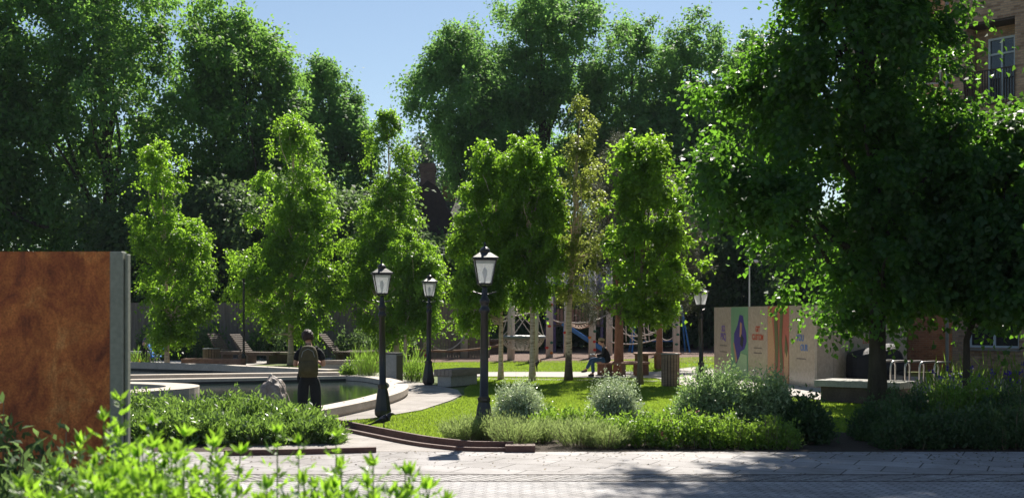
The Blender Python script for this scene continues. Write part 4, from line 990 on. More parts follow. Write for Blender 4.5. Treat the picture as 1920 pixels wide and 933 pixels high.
# --- standing person with backpack (back to us, head bent to the left)
pA = empty('person', (X(580, 22.9), 22.9, 0), R(6), 'person standing by the pond from behind, black t-shirt, olive backpack, dark trousers', 'person')
def arm(sx, sh, el, wr, r=(.052, .044, .036, .027)):
    return [(sh[0], sh[1], sh[2], r[0]), ((sh[0]+el[0])/2, (sh[1]+el[1])/2, (sh[2]+el[2])/2, .049), (*el, r[1]), ((el[0]+wr[0])/2, (el[1]+wr[1])/2, (el[2]+wr[2])/2, .037), (*wr, r[3])]
hdC = (-.035, .055, 1.665)
ch = [[(0, 0, .96, .115), (0, 0, 1.08, .115), (0, 0, 1.24, .125), (0, 0, 1.40, .10), (0, .01, 1.49, .055), (-.02, .03, 1.57, .052), (-.03, .045, 1.64, .06)]]
shL, shR = (-.185, 0, 1.42), (.185, 0, 1.42); elL, elR = (-.27, .01, 1.13), (.27, .01, 1.13); wrL, wrR = (-.15, .24, 1.20), (.13, .25, 1.20)
for sh, el, wr, s_ in ((shL, elL, wrL, -1), (shR, elR, wrR, 1)):
    a = arm(s_, sh, el, wr); ch.append([(0, 0, 1.40, .10)] + a); ch += fingers(a[-1], (-.6*s_, .7, .25), (.5, .6, 0), 1, .8)
legs = []
for s_ in (-1, 1): legs.append([(0, 0, .96, .115), (.10*s_, 0, .88, .095), (.115*s_, .012, .5, .062), (.125*s_, -.015, .10, .042), (.13*s_, .0, .055, .045), (.14*s_, .13, .03, .035)])
skinmesh(ch+legs, M['skin'], 'body', pA, 2, [head_mb(hdC, R(22), R(-22))])
skinmesh([[(0, .0, .93, .150), (0, 0, 1.08, .150), (0, 0, 1.24, .162), (0, .0, 1.38, .138), (0, .01, 1.455, .080)]] + [[(0, .0, 1.38, .138), (.155*s_, 0, 1.405, .088), (.215*s_, .005, 1.33, .078), (.255*s_, .012, 1.20, .070)] for s_ in (-1, 1)], M['tee'], 't_shirt', pA, 2)
skinmesh([[(0, 0, 1.0, .148), (0, 0, .92, .150)]] + [[(0, 0, .92, .150), (.105*s_, 0, .82, .132), (.125*s_, .015, .5, .104), (.135*s_, 0, .25, .092), (.135*s_, -.008, .07, .088)] for s_ in (-1, 1)], M['trous'], 'trousers', pA, 2)
for s_ in (-1, 1): skinmesh([[(.13*s_, -.05, .05, .05), (.135*s_, .04, .045, .05), (.145*s_, .16, .035, .04)]], M['rubber'], 'shoe', pA, 2)
hair_mb((hdC[0], hdC[1]-.012, hdC[2]-.008), R(22), R(-22), 1.16, .66, 3).build('hair', M['hair'], pA, True)
bp_ = empty('backpack', (X(580, 22.9)+.025, 22.9-.265, 1.19), R(6), 'olive canvas backpack worn by the standing person by the pond', 'backpack')
def softbox(prof_, mat, name, par, dep, yo, ex=2.6):
    m = MB(); nu = 28
    for wv, z, dv in prof_:
        for i in range(nu):
            t = 2*math.pi*i/nu; c, s = math.cos(t), math.sin(t); m.v.append((math.copysign(abs(c)**(2/ex), c)*wv, yo+math.copysign(abs(s)**(2/ex), s)*dv*dep, z))
    k = len(prof_)
    for j in range(k-1):
        for i in range(nu): i2 = (i+1) % nu; m.f.append((j*nu+i, j*nu+i2, (j+1)*nu+i2, (j+1)*nu+i))
    m.f.append(tuple(range(nu-1, -1, -1))); m.f.append(tuple((k-1)*nu+i for i in range(nu))); return m.build(name, mat, par, True)
bp_.scale = (1.12, 1.05, 1.06)
softbox([(.05, -.255, .3), (.135, -.25, .8), (.158, -.22, .97), (.163, -.05, 1), (.158, .1, .95), (.14, .2, .85), (.11, .27, .7), (.05, .30, .4)], M['olive'], 'main_bag', bp_, .12, 0)
softbox([(.06, -.20, .3), (.118, -.19, .9), (.125, -.10, 1), (.120, .0, .9), (.10, .03, .5)], M['olive'], 'front_pocket', bp_, .05, -.11)
MB().tube([(-.11, -.095, .10), (-.08, -.105, .20), (0, -.10, .245), (.08, -.105, .20), (.11, -.095, .10)], .006, 6).build('zip', M['galv'], bp_)
for s_ in (-1, 1): MB().tube([(.10*s_, .02, .22), (.125*s_, .12, .275), (.13*s_, .24, .26), (.14*s_, .36, .15)], .022, 6).build('shoulder_strap', M['tee'], bp_, True)
MB().tube([(-.04, .0, .29), (-.03, -.0, .33), (.03, -.0, .33), (.04, .0, .29)], .010, 6).build('grab_loop', M['tee'], bp_)
skinmesh([[(-.17, .02, 1.05, .03), (-.20, .03, .92, .035), (-.205, .03, .80, .03)], [(-.17, .02, 1.05, .03), (-.15, -.05, 1.2, .03)]], M['trous'], 'tied_jacket', pA, 1)

# --- seated person with cap, facing left, reading
pB = empty('person', (X(1136, 41.75), 41.75, 0), R(0), 'person in tan cap, dark coat and jeans sitting on the tree bench, looking down', 'person')
hB_ = (-.16, 0, 1.17)
ch = [[(0, 0, .55, .115), (.0, 0, .70, .11), (-.02, 0, .88, .115), (-.06, 0, 1.00, .08), (-.10, 0, 1.07, .05), (-.14, 0, 1.13, .055)]]
wl, wrr = (-.36, -.07, .70), (-.36, .07, .70)
for s_, wr in ((-1, wl), (1, wrr)):
    sh = (-.02, .18*s_, .97); el = (-.06, .24*s_, .72); a = arm(1, sh, el, wr); ch.append([(-.02, 0, .88, .115)] + a); ch += fingers(a[-1], (-.9, -.2*s_, -.1), (0, 1, .2), 1, .7)
lgs = [[(0, 0, .55, .115), (-.08, -.10, .54, .085), (-.46, -.15, .52, .062), (-.44, -.16, .12, .042), (-.56, -.17, .05, .035)], [(0, 0, .55, .115), (-.08, .10, .54, .085), (-.50, .13, .56, .062), (-.66, .14, .22, .042), (-.78, .14, .17, .035)]]
skinmesh(ch+lgs, M['skin'], 'body', pB, 2, [head_mb(hB_, R(90), R(-25))])
skinmesh([[(.05, 0, .44, .15), (.02, 0, .60, .165), (0, 0, .78, .155), (-.03, 0, .92, .145), (-.08, 0, 1.03, .075)]] + [[(-.03, 0, .92, .145), (-.03, .17*s_, .95, .085), (-.06, .245*s_, .74, .068), (-.20, .16*s_, .70, .06), (-.31, .09*s_, .70, .05)] for s_ in (-1, 1)], M['tee'], 'coat', pB, 2)
skinmesh([[(.02, 0, .56, .14), (-.06, 0, .55, .13)], [(-.06, 0, .55, .13), (-.14, -.11, .55, .095), (-.45, -.15, .54, .078), (-.46, -.155, .40, .07), (-.44, -.16, .12, .065)], [(-.06, 0, .55, .13), (-.14, .11, .56, .095), (-.48, .13, .58, .078), (-.54, .135, .44, .07), (-.65, .14, .24, .06)]], M['jeans'], 'jeans', pB, 2)
skinmesh([[(-.40, -.16, .05, .048), (-.50, -.165, .045, .046), (-.62, -.17, .035, .038)]], M['rubber'], 'shoe', pB, 2); skinmesh([[(-.62, .14, .20, .048), (-.72, .14, .165, .046), (-.84, .14, .15, .036)]], M['rubber'], 'shoe', pB, 2)
hair_mb(hB_, R(90), R(-25), 1.0, .55, 5).build('hair', M['hair'], pB, True)
cp = MB(); cp.lathe([(.112, .0), (.116, .03), (.10, .075), (.06, .10), (.01, .108)], 20, (hB_[0]+.01, 0, hB_[2]+.035)); cp.box((hB_[0]-.125, 0, hB_[2]+.035), (.10, .13, .012), ry=R(12), bev=.005); cp.build('cap', M['cap'], pB, True)
bkx = empty('book', (X(1136, 41.75)-.46, 41.75, .755), 0, 'small open grey booklet held by the seated person in the cap', 'booklet')
m_ = MB(); m_.box((0, -.07, 0), (.17, .13, .01), rx=R(14)); m_.box((0, .07, 0), (.17, .13, .01), rx=R(-14)); m_.build('pages', M['paper'], bkx)

# --- distant person bending over a pushchair
pC = empty('person', (X(270, 48.5), 48.5, 0), R(0), 'person in mauve top and black trousers bending over a blue pushchair by the fence', 'person')
ch = [[(0, 0, .92, .11), (.08, 0, 1.08, .11), (.18, 0, 1.24, .11), (.25, 0, 1.34, .06), (.31, 0, 1.41, .055)]]
for s_ in (-1, 1):
    a = arm(1, (.18, .17*s_, 1.27), (.32, .2*s_, 1.05), (.50, .14*s_, .98)); ch.append([(.18, 0, 1.24, .11)]+a); ch += fingers(a[-1], (1, -.2*s_, -.2), (0, 1, .1), 1, .8)
    ch.append([(0, 0, .92, .11), (.0, .10*s_, .84, .09), (.02, .11*s_, .47, .06), (-.03, .12*s_, .08, .04), (.10, .12*s_, .035, .034)])
hC_ = (.36, 0, 1.46)
skinmesh(ch, M['skin'], 'body', pC, 2, [head_mb(hC_, R(-90), R(-40))])
skinmesh([[(-.01, 0, .88, .14), (.08, 0, 1.08, .145), (.17, 0, 1.24, .135), (.24, 0, 1.33, .07)]]+[[(.17, 0, 1.24, .135), (.18, .17*s_, 1.26, .075), (.31, .2*s_, 1.06, .06), (.44, .155*s_, .995, .05)] for s_ in (-1, 1)], M['mauve'], 'top', pC, 2)
skinmesh([[(0, 0, .95, .135), (0, 0, .88, .14)]]+[[(0, 0, .88, .14), (.0, .10*s_, .80, .11), (.02, .11*s_, .47, .085), (-.02, .12*s_, .10, .075)] for s_ in (-1, 1)], M['trous'], 'trousers', pC, 2)
for s_ in (-1, 1): skinmesh([[(-.06, .12*s_, .05, .05), (.05, .12*s_, .045, .045), (.15, .12*s_, .035, .036)]], M['rubber'], 'shoe', pC, 2)
hair_mb(hC_, R(-90), R(-40), 1.08, .62, 8).build('hair', M['hair'], pC, True)
ps = empty('pushchair', (X(292, 47.6), 47.6, 0), R(0), 'bright blue folding pushchair with silver frame behind the pond by the first birch', 'pushchair')
hm = MB(); nu = 12; nv = 8
for j in range(nv+1):
    for i in range(nu+1):
        a = math.pi*(.05+.62*i/nu); b = math.pi*j/nv; hm.v.append((.05+.30*math.cos(a), -.22*math.cos(b), .72+.30*math.sin(a)*(.75+.25*math.sin(b))))
for j in range(nv):
    for i in range(nu): hm.f.append((j*(nu+1)+i, j*(nu+1)+i+1, (j+1)*(nu+1)+i+1, (j+1)*(nu+1)+i))
hm.build('hood', M['bluefab'], ps, True)
MB().box((.02, 0, .46), (.36, .40, .06), ry=R(-8), bev=.02).build('seat', M['bluefab'], ps); MB().box((-.18, 0, .70), (.05, .40, .52), ry=R(-18), bev=.02).build('backrest', M['bluefab'], ps)
for s_ in (-1, 1):
    MB().tube([(-.34, .21*s_, 1.02), (-.10, .21*s_, .62), (.30, .21*s_, .10)], .013, 6).build('frame_tube', M['steel'], ps); MB().tube([(-.22, .22*s_, .10), (.20, .22*s_, .60)], .012, 6).build('frame_tube', M['steel'], ps)
MB().tube([(-.34, -.21, 1.02), (-.36, 0, 1.04), (-.34, .21, 1.02)], .016, 6).build('handle', M['rubber'], ps)
for x in (-.22, .32):
    for s_ in (-1, 1): n = 16; MB().tube([(x+math.cos(2*math.pi*i/n)*.08, .23*s_, .095+math.sin(2*math.pi*i/n)*.08) for i in range(n+1)], .018, 6, False).build('wheel', M['rubber'], ps, True)

# --- crow
cr = empty('crow', (X(719, 22.3), 22.3, 0), R(0), 'black crow standing on the lawn at the foot of the lamp post', 'bird')
skinmesh([[(.02, 0, .155, .062), (.07, 0, .185, .050), (.10, 0, .225, .036), (.125, 0, .245, .031), (.150, 0, .242, .015), (.185, 0, .228, .004)], [(.02, 0, .155, .062), (-.04, 0, .135, .05), (-.09, 0, .115, .028), (-.16, 0, .09, .016), (-.24, 0, .062, .014), (-.29, 0, .045, .008)]], M['plumage'], 'body', cr, 2)
for s_ in (-1, 1):
    skinmesh([[(.05, .050*s_, .175, .02), (-.02, .055*s_, .16, .026), (-.10, .035*s_, .125, .014), (-.17, .015*s_, .10, .006)]], M['plumage'], 'wing', cr, 2)
    l = MB(); l.tube([(.015, .022*s_, .11), (.005, .024*s_, .06), (.012+.01*s_, .025*s_, .0)], .006, 6)
    for dx, dy in ((.035, 0), (.03, .015), (.03, -.015), (-.02, 0)): l.tube([(.012+.01*s_, .025*s_, .003), (.012+.01*s_+dx, .025*s_+dy, .002)], .0035, 5)
    l.build('leg', M['black'], cr)
cr.scale = (1.15,)*3
# --- small dog half hidden by a birch trunk
dg_ = empty('dog', (X(1001, 45.3), 45.3, 0), R(0), 'small black and tan dog standing behind a birch trunk on the far lawn', 'dog')
skinmesh([[(-.10, 0, .27, .075), (.0, 0, .27, .085), (.10, 0, .29, .085), (.16, 0, .35, .06), (.20, 0, .41, .062), (.24, 0, .395, .045), (.285, 0, .375, .026)], [(-.10, 0, .27, .075), (-.16, 0, .30, .03), (-.20, 0, .38, .018), (-.19, 0, .44, .012)]]
 + [[(.10, 0, .29, .085), (.10, .05*s_, .22, .04), (.115, .055*s_, .12, .022), (.11, .055*s_, .02, .020), (.14, .055*s_, .015, .018)] for s_ in (-1, 1)]
 + [[(-.10, 0, .27, .075), (-.09, .055*s_, .21, .045), (-.06, .06*s_, .155, .028), (-.125, .06*s_, .10, .02), (-.11, .06*s_, .02, .018), (-.08, .06*s_, .015, .017)] for s_ in (-1, 1)], M['dogblack'], 'body', dg_, 2)
skinmesh([[(.195, 0, .41, .068), (.235, 0, .395, .052), (.28, 0, .375, .031)]], M['dogtan'], 'face', dg_, 2)
for s_ in (-1, 1): skinmesh([[(.19, .045*s_, .455, .022), (.20, .075*s_, .42, .026), (.21, .08*s_, .375, .018)]], M['creamfur'], 'ear', dg_, 1)

# ------------------------------------------------------------------ TREES
gBig = 'tall mature trees behind the garden'
tree('huge dark lime tree filling the upper left behind the rusted panel', 'tree', 72, 205, [(-95, 110, 260), (-40, 20, 350), (20, -30, 398), (80, -70, 405), (160, -60, 420), (260, -80, 440), (360, -70, 440), (460, -60, 420), (560, -40, 400)], 680, 1.6, 16, 12, .25, L['lime'], M['barkd'], 11, gBig, .55, .8, .35, gaps=.6)
tree('dark lime tree cut by the left edge of the view', 'tree', 68, -90, [(-10, -160, -40), (50, -250, 8), (130, -280, 40), (250, -290, 60), (400, -280, 60), (520, -250, 40), (600, -220, 30)], 380, 1.6, 14, 10, .30, L['lime'], M['barkd'], 12, gBig, .5, .8, .35, gaps=.6)
tree('sunlit lime tree right of the huge one, behind the second birch', 'tree', 74, 470, [(44, 415, 470), (80, 385, 525), (130, 370, 553), (200, 370, 560), (260, 360, 582), (340, 360, 600), (420, 370, 615), (500, 380, 620), (570, 400, 600)], 480, 1.35, 16, 12, .235, L['lime'], M['barkd'], 13, gBig, .45, .8, .35, gaps=.6)
tree('narrower tree with sky on its right, between the second and third birch', 'tree', 82, 630, [(118, 590, 612), (140, 572, 635), (170, 562, 668), (200, 560, 672), (240, 560, 690), (300, 560, 705), (380, 560, 712), (460, 570, 720), (540, 590, 712)], 330, 1.2, 16, 12, .235, L['limefar'], M['barkd'], 14, gBig, .4, .8, .35, gaps=.7)
tree('spreading tree at the left end of the central group, reaching over the dark house', 'tree', 88, 945, [(70, 835, 882), (95, 805, 905), (130, 790, 930), (160, 757, 950), (190, 760, 955), (230, 790, 960), (280, 828, 965), (340, 850, 965), (420, 880, 970), (500, 890, 960)], 300, 1.4, 16, 12, .235, L['limefar'], M['barkd'], 15, gBig, .42, .8, .30, gaps=.7)
tree('tallest tree of the central group', 'tree', 92, 1020, [(4, 1075, 1100), (16, 930, 1122), (60, 890, 1140), (120, 885, 1150), (200, 890, 1150), (280, 880, 1150), (350, 890, 1140), (450, 910, 1110), (540, 930, 1090)], 560, 1.4, 15, 12, .24, L['limefar'], M['barkd'], 16, gBig, .55, .8, .30, gaps=.7)
tree('tree just right of the tallest in the central group', 'tree', 90, 1185, [(40, 1168, 1212), (70, 1138, 1240), (120, 1120, 1260), (200, 1105, 1270), (280, 1105, 1275), (360, 1115, 1270), (450, 1125, 1250), (540, 1140, 1240)], 330, 1.4, 16, 12, .235, L['limefar'], M['barkd'], 17, gBig, .42, .8, .30, gaps=.7)
tree('tree second from the right in the central group', 'tree', 91, 1295, [(44, 1278, 1310), (70, 1250, 1345), (120, 1235, 1370), (200, 1225, 1380), (280, 1220, 1385), (380, 1230, 1380), (470, 1240, 1360), (550, 1250, 1340)], 330, 1.4, 16, 12, .235, L['limefar'], M['barkd'], 18, gBig, .42, .8, .30, gaps=.7)
tree('tree at the right end of the central group, behind the near dark tree', 'tree', 89, 1410, [(66, 1355, 1400), (90, 1325, 1470), (150, 1315, 1500), (230, 1310, 1510), (330, 1320, 1510), (430, 1330, 1500), (530, 1340, 1480)], 300, 1.4, 14, 10, .28, L['limefar'], M['barkd'], 19, gBig, .42, .8, .30, gaps=.7)
tree('distant pale tree behind the tall chimney', 'tree', 125, 800, [(262, 785, 822), (285, 768, 850), (320, 755, 870), (370, 750, 880), (420, 760, 870)], 110, 1.7, 12, 10, .34, leafmat('distant_leaf', (.06, .10, .07), (.12, .17, .11), (.12, .20, .08), .4), M['barkd'], 20, None, .4, .8, .3)
# dense understorey behind the fence and playground
ul = ['broad dark evergreen behind the left end of the fence', 'dark evergreen behind the fence between the first two birches', 'dark evergreen behind the fence at the second birch', 'dark evergreen behind the fence left of the house', 'dark evergreen below the old house roof', 'dark evergreen behind the net basket', 'dark evergreen behind the play tower', 'dark evergreen behind the pines', 'dark evergreen behind the swing frame', 'dark evergreen behind the hoarding', 'dark evergreen far right behind the near tree', 'dark evergreen beyond the brick wing']
for i, (px, top, hw, Y) in enumerate([(300, 350, 130, 65), (430, 360, 100, 66), (560, 350, 110, 65), (700, 372, 105, 66), (840, 455, 95, 75), (950, 430, 110, 78), (1060, 420, 110, 80), (1170, 400, 110, 78), (1290, 390, 115, 79), (1410, 400, 115, 77), (1530, 400, 120, 75), (1650, 420, 120, 74)]):
    tree(ul[i], 'tree', Y, px, [(top, px-hw*.4, px+hw*.4), (top+40, px-hw*.85, px+hw*.85), (top+110, px-hw, px+hw), (top+180, px-hw, px+hw), (640, px-hw*.9, px+hw*.9)], 210, 1.3, 13, 9, .27, L['under'], M['barkd'], 40+i, 'dark evergreens behind the fence', .3, .55, .3, nlimb=8, core=.2)
# birches
gB = 'young birch trees in the garden'
tree('pale-trunked birch behind the pond near the pushchair', 'tree', 45.5, 313, [(264, 285, 300), (290, 272, 335), (320, 266, 352), (350, 268, 345), (375, 270, 350), (410, 242, 378), (450, 238, 398), (500, 246, 408), (550, 246, 402), (600, 256, 390), (640, 280, 350)], 270, .42, 10, 12, .105, L['birch'], M['barkw'], 21, gB, trunk_r=.10, depth=.85, droop=.55, gaps=.5, core=.2, bough=3, bsp=.66, jag=.7, nj=.65, ins=.40)
tree('birch directly above the standing person', 'tree', 50.7, 545, [(214, 545, 565), (250, 505, 600), (300, 476, 608), (350, 470, 612), (400, 480, 625), (440, 450, 640), (500, 425, 650), (550, 415, 655), (600, 430, 640), (632, 530, 610)], 400, .48, 10, 12, .115, L['birch'], M['barkw'], 22, gB, trunk_r=.125, depth=.85, droop=.55, gaps=.5, core=.2, bough=3, bsp=.66, jag=.7, nj=.65, ins=.40)
tree('birch behind the crow lamp post, its top tapering into the sky', 'tree', 53, 743, [(205, 715, 728), (235, 700, 755), (280, 686, 768), (320, 684, 778), (365, 694, 780), (410, 660, 790), (460, 640, 812), (520, 625, 828), (570, 640, 815), (615, 670, 790), (650, 700, 740)], 370, .48, 10, 12, .115, L['birch'], M['barkw'], 23, gB, trunk_r=.13, depth=.85, droop=.55, gaps=.5, core=.2, bough=3, bsp=.66, jag=.7, nj=.65, ins=.40)
tree('slim birch just right of the crow lamp post trunk, drooping over the far lamp', 'tree', 49.5, 760, [(430, 750, 785), (460, 740, 812), (500, 735, 835), (560, 740, 838), (600, 750, 825), (625, 770, 800)], 170, .42, 11, 12, .11, L['birch'], M['barkw'], 24, gB, trunk_r=.085, depth=.85, droop=.7, gaps=.4, core=.2, bough=3, bsp=.66, jag=.7, nj=.65, ins=.40)
tree('birch right of the nearest lamp post, leaves drooping behind the lantern', 'tree', 39.4, 939, [(268, 900, 960), (300, 875, 985), (350, 855, 990), (420, 845, 985), (480, 840, 985), (540, 842, 975), (580, 850, 950), (615, 870, 905)], 310, .38, 10, 12, .10, L['birch'], M['barkw'], 25, gB, trunk_r=.085, depth=.85, droop=.7, gaps=.5, core=.2, bough=3, bsp=.66, jag=.7, nj=.65, ins=.40)
tree('birch with orange-tinged speckled trunk, in front of the dog', 'tree', 38.6, 998, [(258, 965, 995), (290, 935, 1035), (350, 935, 1055), (420, 940, 1060), (490, 950, 1060), (540, 960, 1040), (575, 975, 1020)], 280, .35, 11, 12, .095, L['birch'], M['barkw'], 26, gB, trunk_r=.10, depth=.85, droop=.6, gaps=.4, core=.2, bough=3, bsp=.66, jag=.7, nj=.65, ins=.40)
tree('sparse yellowish birch with bright white trunk and dark foot', 'tree', 38.9, 1066, [(182, 1084, 1100), (220, 1066, 1112), (260, 1076, 1104), (310, 1052, 1112), (380, 1048, 1126), (450, 1046, 1136), (520, 1040, 1130), (560, 1055, 1105)], 110, .36, 9, 10, .080, L['birchy'], M['barkf'], 27, gB, trunk_r=.115, depth=.85, droop=.5, gaps=.6, core=.2, bough=3, bsp=.66, jag=.7, nj=.65, ins=.40)
tree('young tree with smooth brown trunk and layered bright leaves left of the tall bin', 'tree', 36.6, 1200, [(262, 1185, 1222), (300, 1160, 1258), (340, 1150, 1262), (375, 1125, 1290), (405, 1140, 1285), (450, 1118, 1310), (490, 1130, 1296), (525, 1108, 1312), (560, 1135, 1300), (605, 1165, 1245)], 250, .38, 11, 11, .105, L['birch'], M['barkm'], 28, None, .085, .85, .15, gaps=1.2, core=.15, aspect=.9, bough=4, bsp=.7, jag=.8, nj=.7, ins=.35)
# pines
tree('pine with orange-brown trunk rising through the octagonal bench', 'pine tree', 42.6, 1160, [(262, 1150, 1172), (300, 1125, 1200), (350, 1100, 1240), (420, 1090, 1250), (500, 1085, 1250), (560, 1080, 1240), (600, 1100, 1200)], 230, .40, 16, 12, .13, L['pine'], M['barkpine'], 31, 'pines in the tree benches', .18, .85, -.1, up=.6, core=.2, aspect=.10)
tree('thin pine rising through the higher octagonal bench', 'pine tree', 47.8, 1236, [(330, 1220, 1260), (380, 1190, 1310), (450, 1180, 1330), (520, 1185, 1330), (570, 1200, 1300), (595, 1210, 1270)], 190, .42, 16, 12, .14, L['pine'], M['barkpine'], 32, 'pines in the tree benches', .14, .85, -.1, up=.6, core=.2, aspect=.10)
# near dark trees on the right
tree('large broad-leaved dark tree in the right foreground over the bench', 'tree', 27.2, 1645, [(-700, 1480, 1750), (-560, 1310, 1820), (-450, 1260, 1870), (-300, 1330, 1880), (-120, 1410, 1850), (0, 1402, 1800), (70, 1425, 1830), (130, 1318, 1820), (190, 1290, 1800), (250, 1262, 1850), (320, 1238, 1890), (400, 1230, 1920), (445, 1262, 1920), (490, 1315, 1910), (535, 1372, 1890), (570, 1385, 1820), (598, 1405, 1600), (632, 1470, 1580)], 800, .78, 15, 12, .125, L['near'], M['barkd'], 51, None, .20, .85, .45, gaps=.5, core=.2, aspect=.85, bsp=.72, bough=11, nlimb=60, jag=.5, flare=1.25)  # unseen crown above the view is spread left to shade the road
tree('dark tree at the right edge with slim straight trunk by the bike hoops', 'tree', 26.0, 1812, [(200, 1915, 1985), (240, 1870, 2040), (310, 1800, 2080), (400, 1770, 2090), (500, 1760, 2060), (545, 1790, 2020), (590, 1820, 1960)], 330, .7, 15, 12, .125, L['near'], M['barkd'], 52, None, .085, .85, .45, gaps=.4, core=.2, aspect=.85, flare=1.1)

# ------------------------------------------------------------------ SHRUBS AND BEDS
gl = 'glossy evergreen shrubs in the left bed'
for i, (px, Y, hw, top, lb) in enumerate([(275, 22.4, 62, 742, 'glossy shrub at the left end of the bed next to the panel post'), (345, 21.6, 66, 752, 'glossy shrub in front of the curved pond rim'), (420, 22.4, 62, 744, 'glossy shrub in the middle of the left bed'), (300, 20.0, 70, 775, 'low front glossy shrub left of the bed kerb'), (395, 19.9, 66, 782, 'low front glossy shrub in the middle of the left bed'), (490, 21.4, 64, 752, 'glossy shrub in front of the boulder'), (480, 19.8, 62, 790, 'low dark front shrub below the boulder'), (556, 20.6, 60, 770, 'glossy shrub in front of the standing person'), (592, 19.9, 48, 792, 'rounded shrub at the right end of the left bed by the path')]):
    shrub('evergreen_shrub', lb, 'shrub', px, Y, hw, top, L['glossy'], 60+i, 420, 15, .10, .30, gl, 'bush', .35, depth=.75)
shrub('weedy_plant', 'feathery yellow-green weed at the path end of the left bed', 'plant', 622, 20.3, 28, 775, L['fg'], 80, 60, 14, .05, .3, None, 'spike', .2)
for i, (px, Y, hw, top, lb) in enumerate([(868, 20.0, 36, 778, 'pale feathery lavender clump at the left end of the front bed'), (915, 20.2, 44, 765, 'lavender clump below the nearest lamp post'), (965, 19.2, 44, 776, 'lavender clump in front of the first silver bush'), (1010, 20.0, 40, 780, 'lavender clump right of the first silver bush'), (1085, 19.3, 48, 772, 'lavender clump between the two silver bushes'), (1135, 19.1, 44, 788, 'low lavender clump in front of the second silver bush')]):
    shrub('lavender_clump', lb, 'plant', px, Y, hw, top, L['lav'], 90+i, 330, 16, .055, .16, 'lavender clumps along the front bed', 'spike', .12, 1.6)
for i, (px, Y, hw, top, lb) in enumerate([(975, 22.8, 56, 712, 'round silver-leaved bush left, in front of the birches'), (1152, 22.4, 58, 704, 'round silver-leaved bush right, in front of the seated man')]):
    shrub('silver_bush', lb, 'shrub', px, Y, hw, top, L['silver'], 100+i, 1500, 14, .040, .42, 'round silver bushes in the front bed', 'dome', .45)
shrub('pale_shrub', 'large pale sage-green shrub in front of the hoarding, the widest of the front bed', 'shrub', 1345, 20.4, 88, 692, L['pale'], 105, 3000, 17, .060, .42, None, 'dome', .2)
shrub('pale_shrub', 'smaller sage-green shrub right of the large pale one', 'shrub', 1442, 20.2, 64, 700, L['pale'], 106, 2100, 17, .060, .42, None, 'dome', .2)
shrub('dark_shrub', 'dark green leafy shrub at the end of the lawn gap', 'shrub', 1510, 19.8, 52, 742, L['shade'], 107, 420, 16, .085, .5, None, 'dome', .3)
for i, (px, Y, hw, top, lb) in enumerate([(1040, 20.9, 50, 768, 'leafy green perennial between the silver bushes'), (1090, 21.2, 42, 772, 'green perennial left of the right silver bush'), (1195, 19.3, 52, 778, 'bright leafy perennial right of the right silver bush'), (1245, 20.6, 50, 770, 'tall loose perennial left of the large pale shrub'), (1290, 19.2, 52, 778, 'perennial with pink flower spikes before the large pale shrub'), (1150, 20.4, 44, 786, 'low perennial right before the right silver bush')]):
    shrub('perennial', lb, 'plant', px, Y, hw, top, L['mix'], 110+i, 260, 14, .07, .42, 'green perennials in the front bed', 'bush', .2, depth=.7, extra=('flowers', M['pinkp'], 16, .03) if i == 4 else (('flowers', M['yellowp'], 10, .03) if i == 0 else None))
for i, (px, Y, hw, top, lb) in enumerate([(1360, 19.2, 55, 775, 'dark ground shrub below the large pale shrub'), (1440, 19.15, 55, 785, 'dark ground shrub below the smaller pale shrub')]):
    shrub('dark_shrub', lb, 'shrub', px, Y, hw, top, L['mix'], 120+i, 300, 14, .06, .45, None, 'bush', .1)
for i, (px, Y, hw, top, lb) in enumerate([(1655, 20.4, 56, 752, 'shaded shrub at the foot of the big tree trunk'), (1700, 21.5, 50, 735, 'shaded grey-green shrub right of the big trunk'), (1760, 21.6, 60, 722, 'rounded shaded shrub in front of the bike hoops'), (1830, 21.6, 55, 712, 'shaded shrub at the foot of the slim dark trunk'), (1900, 21.0, 60, 730, 'shaded shrub at the right edge of the view'), (1695, 19.2, 60, 775, 'low dark front shrub beneath the big tree'), (1790, 19.2, 64, 770, 'low dark front shrub below the bike hoops'), (1885, 19.15, 64, 765, 'low dark front shrub at the right corner')]):
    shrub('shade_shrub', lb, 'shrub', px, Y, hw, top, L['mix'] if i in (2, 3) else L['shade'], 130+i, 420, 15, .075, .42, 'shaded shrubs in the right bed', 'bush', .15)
# iris clumps
def iris(label, px, Y, hw, top, seed, mat, cnt, cat='iris'):
    return shrub('iris_clump', label, 'flowers', px, Y, hw, top, L['reed'], seed, 60, 5, .35, .07, 'flowering iris clumps', 'spike', .0, 1., extra=('petals', mat, cnt, .075))
iris('purple iris clump left, before the ground floor window', 1775, 27.0, 42, 688, 140, M['irisp'], 14)
iris('purple iris clump with the tallest flowers by the window sill', 1850, 26.5, 48, 676, 141, M['irisp'], 20)
iris('purple iris clump at the right edge of the view', 1910, 26.0, 42, 678, 142, M['irisp'], 16)
iris('yellow iris clump beside the panel post behind the pond', 262, 47.2, 20, 672, 143, M['yellowp'], 8)
shrub('reed_clump', 'tall bright green reeds between the pond and the crow lamp post', 'plant', 688, 38.2, 24, 646, L['reed'], 150, 150, 9, .22, .06, None, 'spike', .1, 1.0)
shrub('reed_clump', 'upright iris leaves between the square bin and the far lamp post', 'plant', 776, 38.4, 20, 672, L['reed'], 151, 80, 7, .32, .07, None, 'spike', .0, 1.2)
shrub('small_shrub', 'small dark shrub left of the tall reeds at the pond rim', 'shrub', 655, 38.5, 18, 672, L['mix'], 152, 120, 12, .08, .45, None, 'dome', .3)
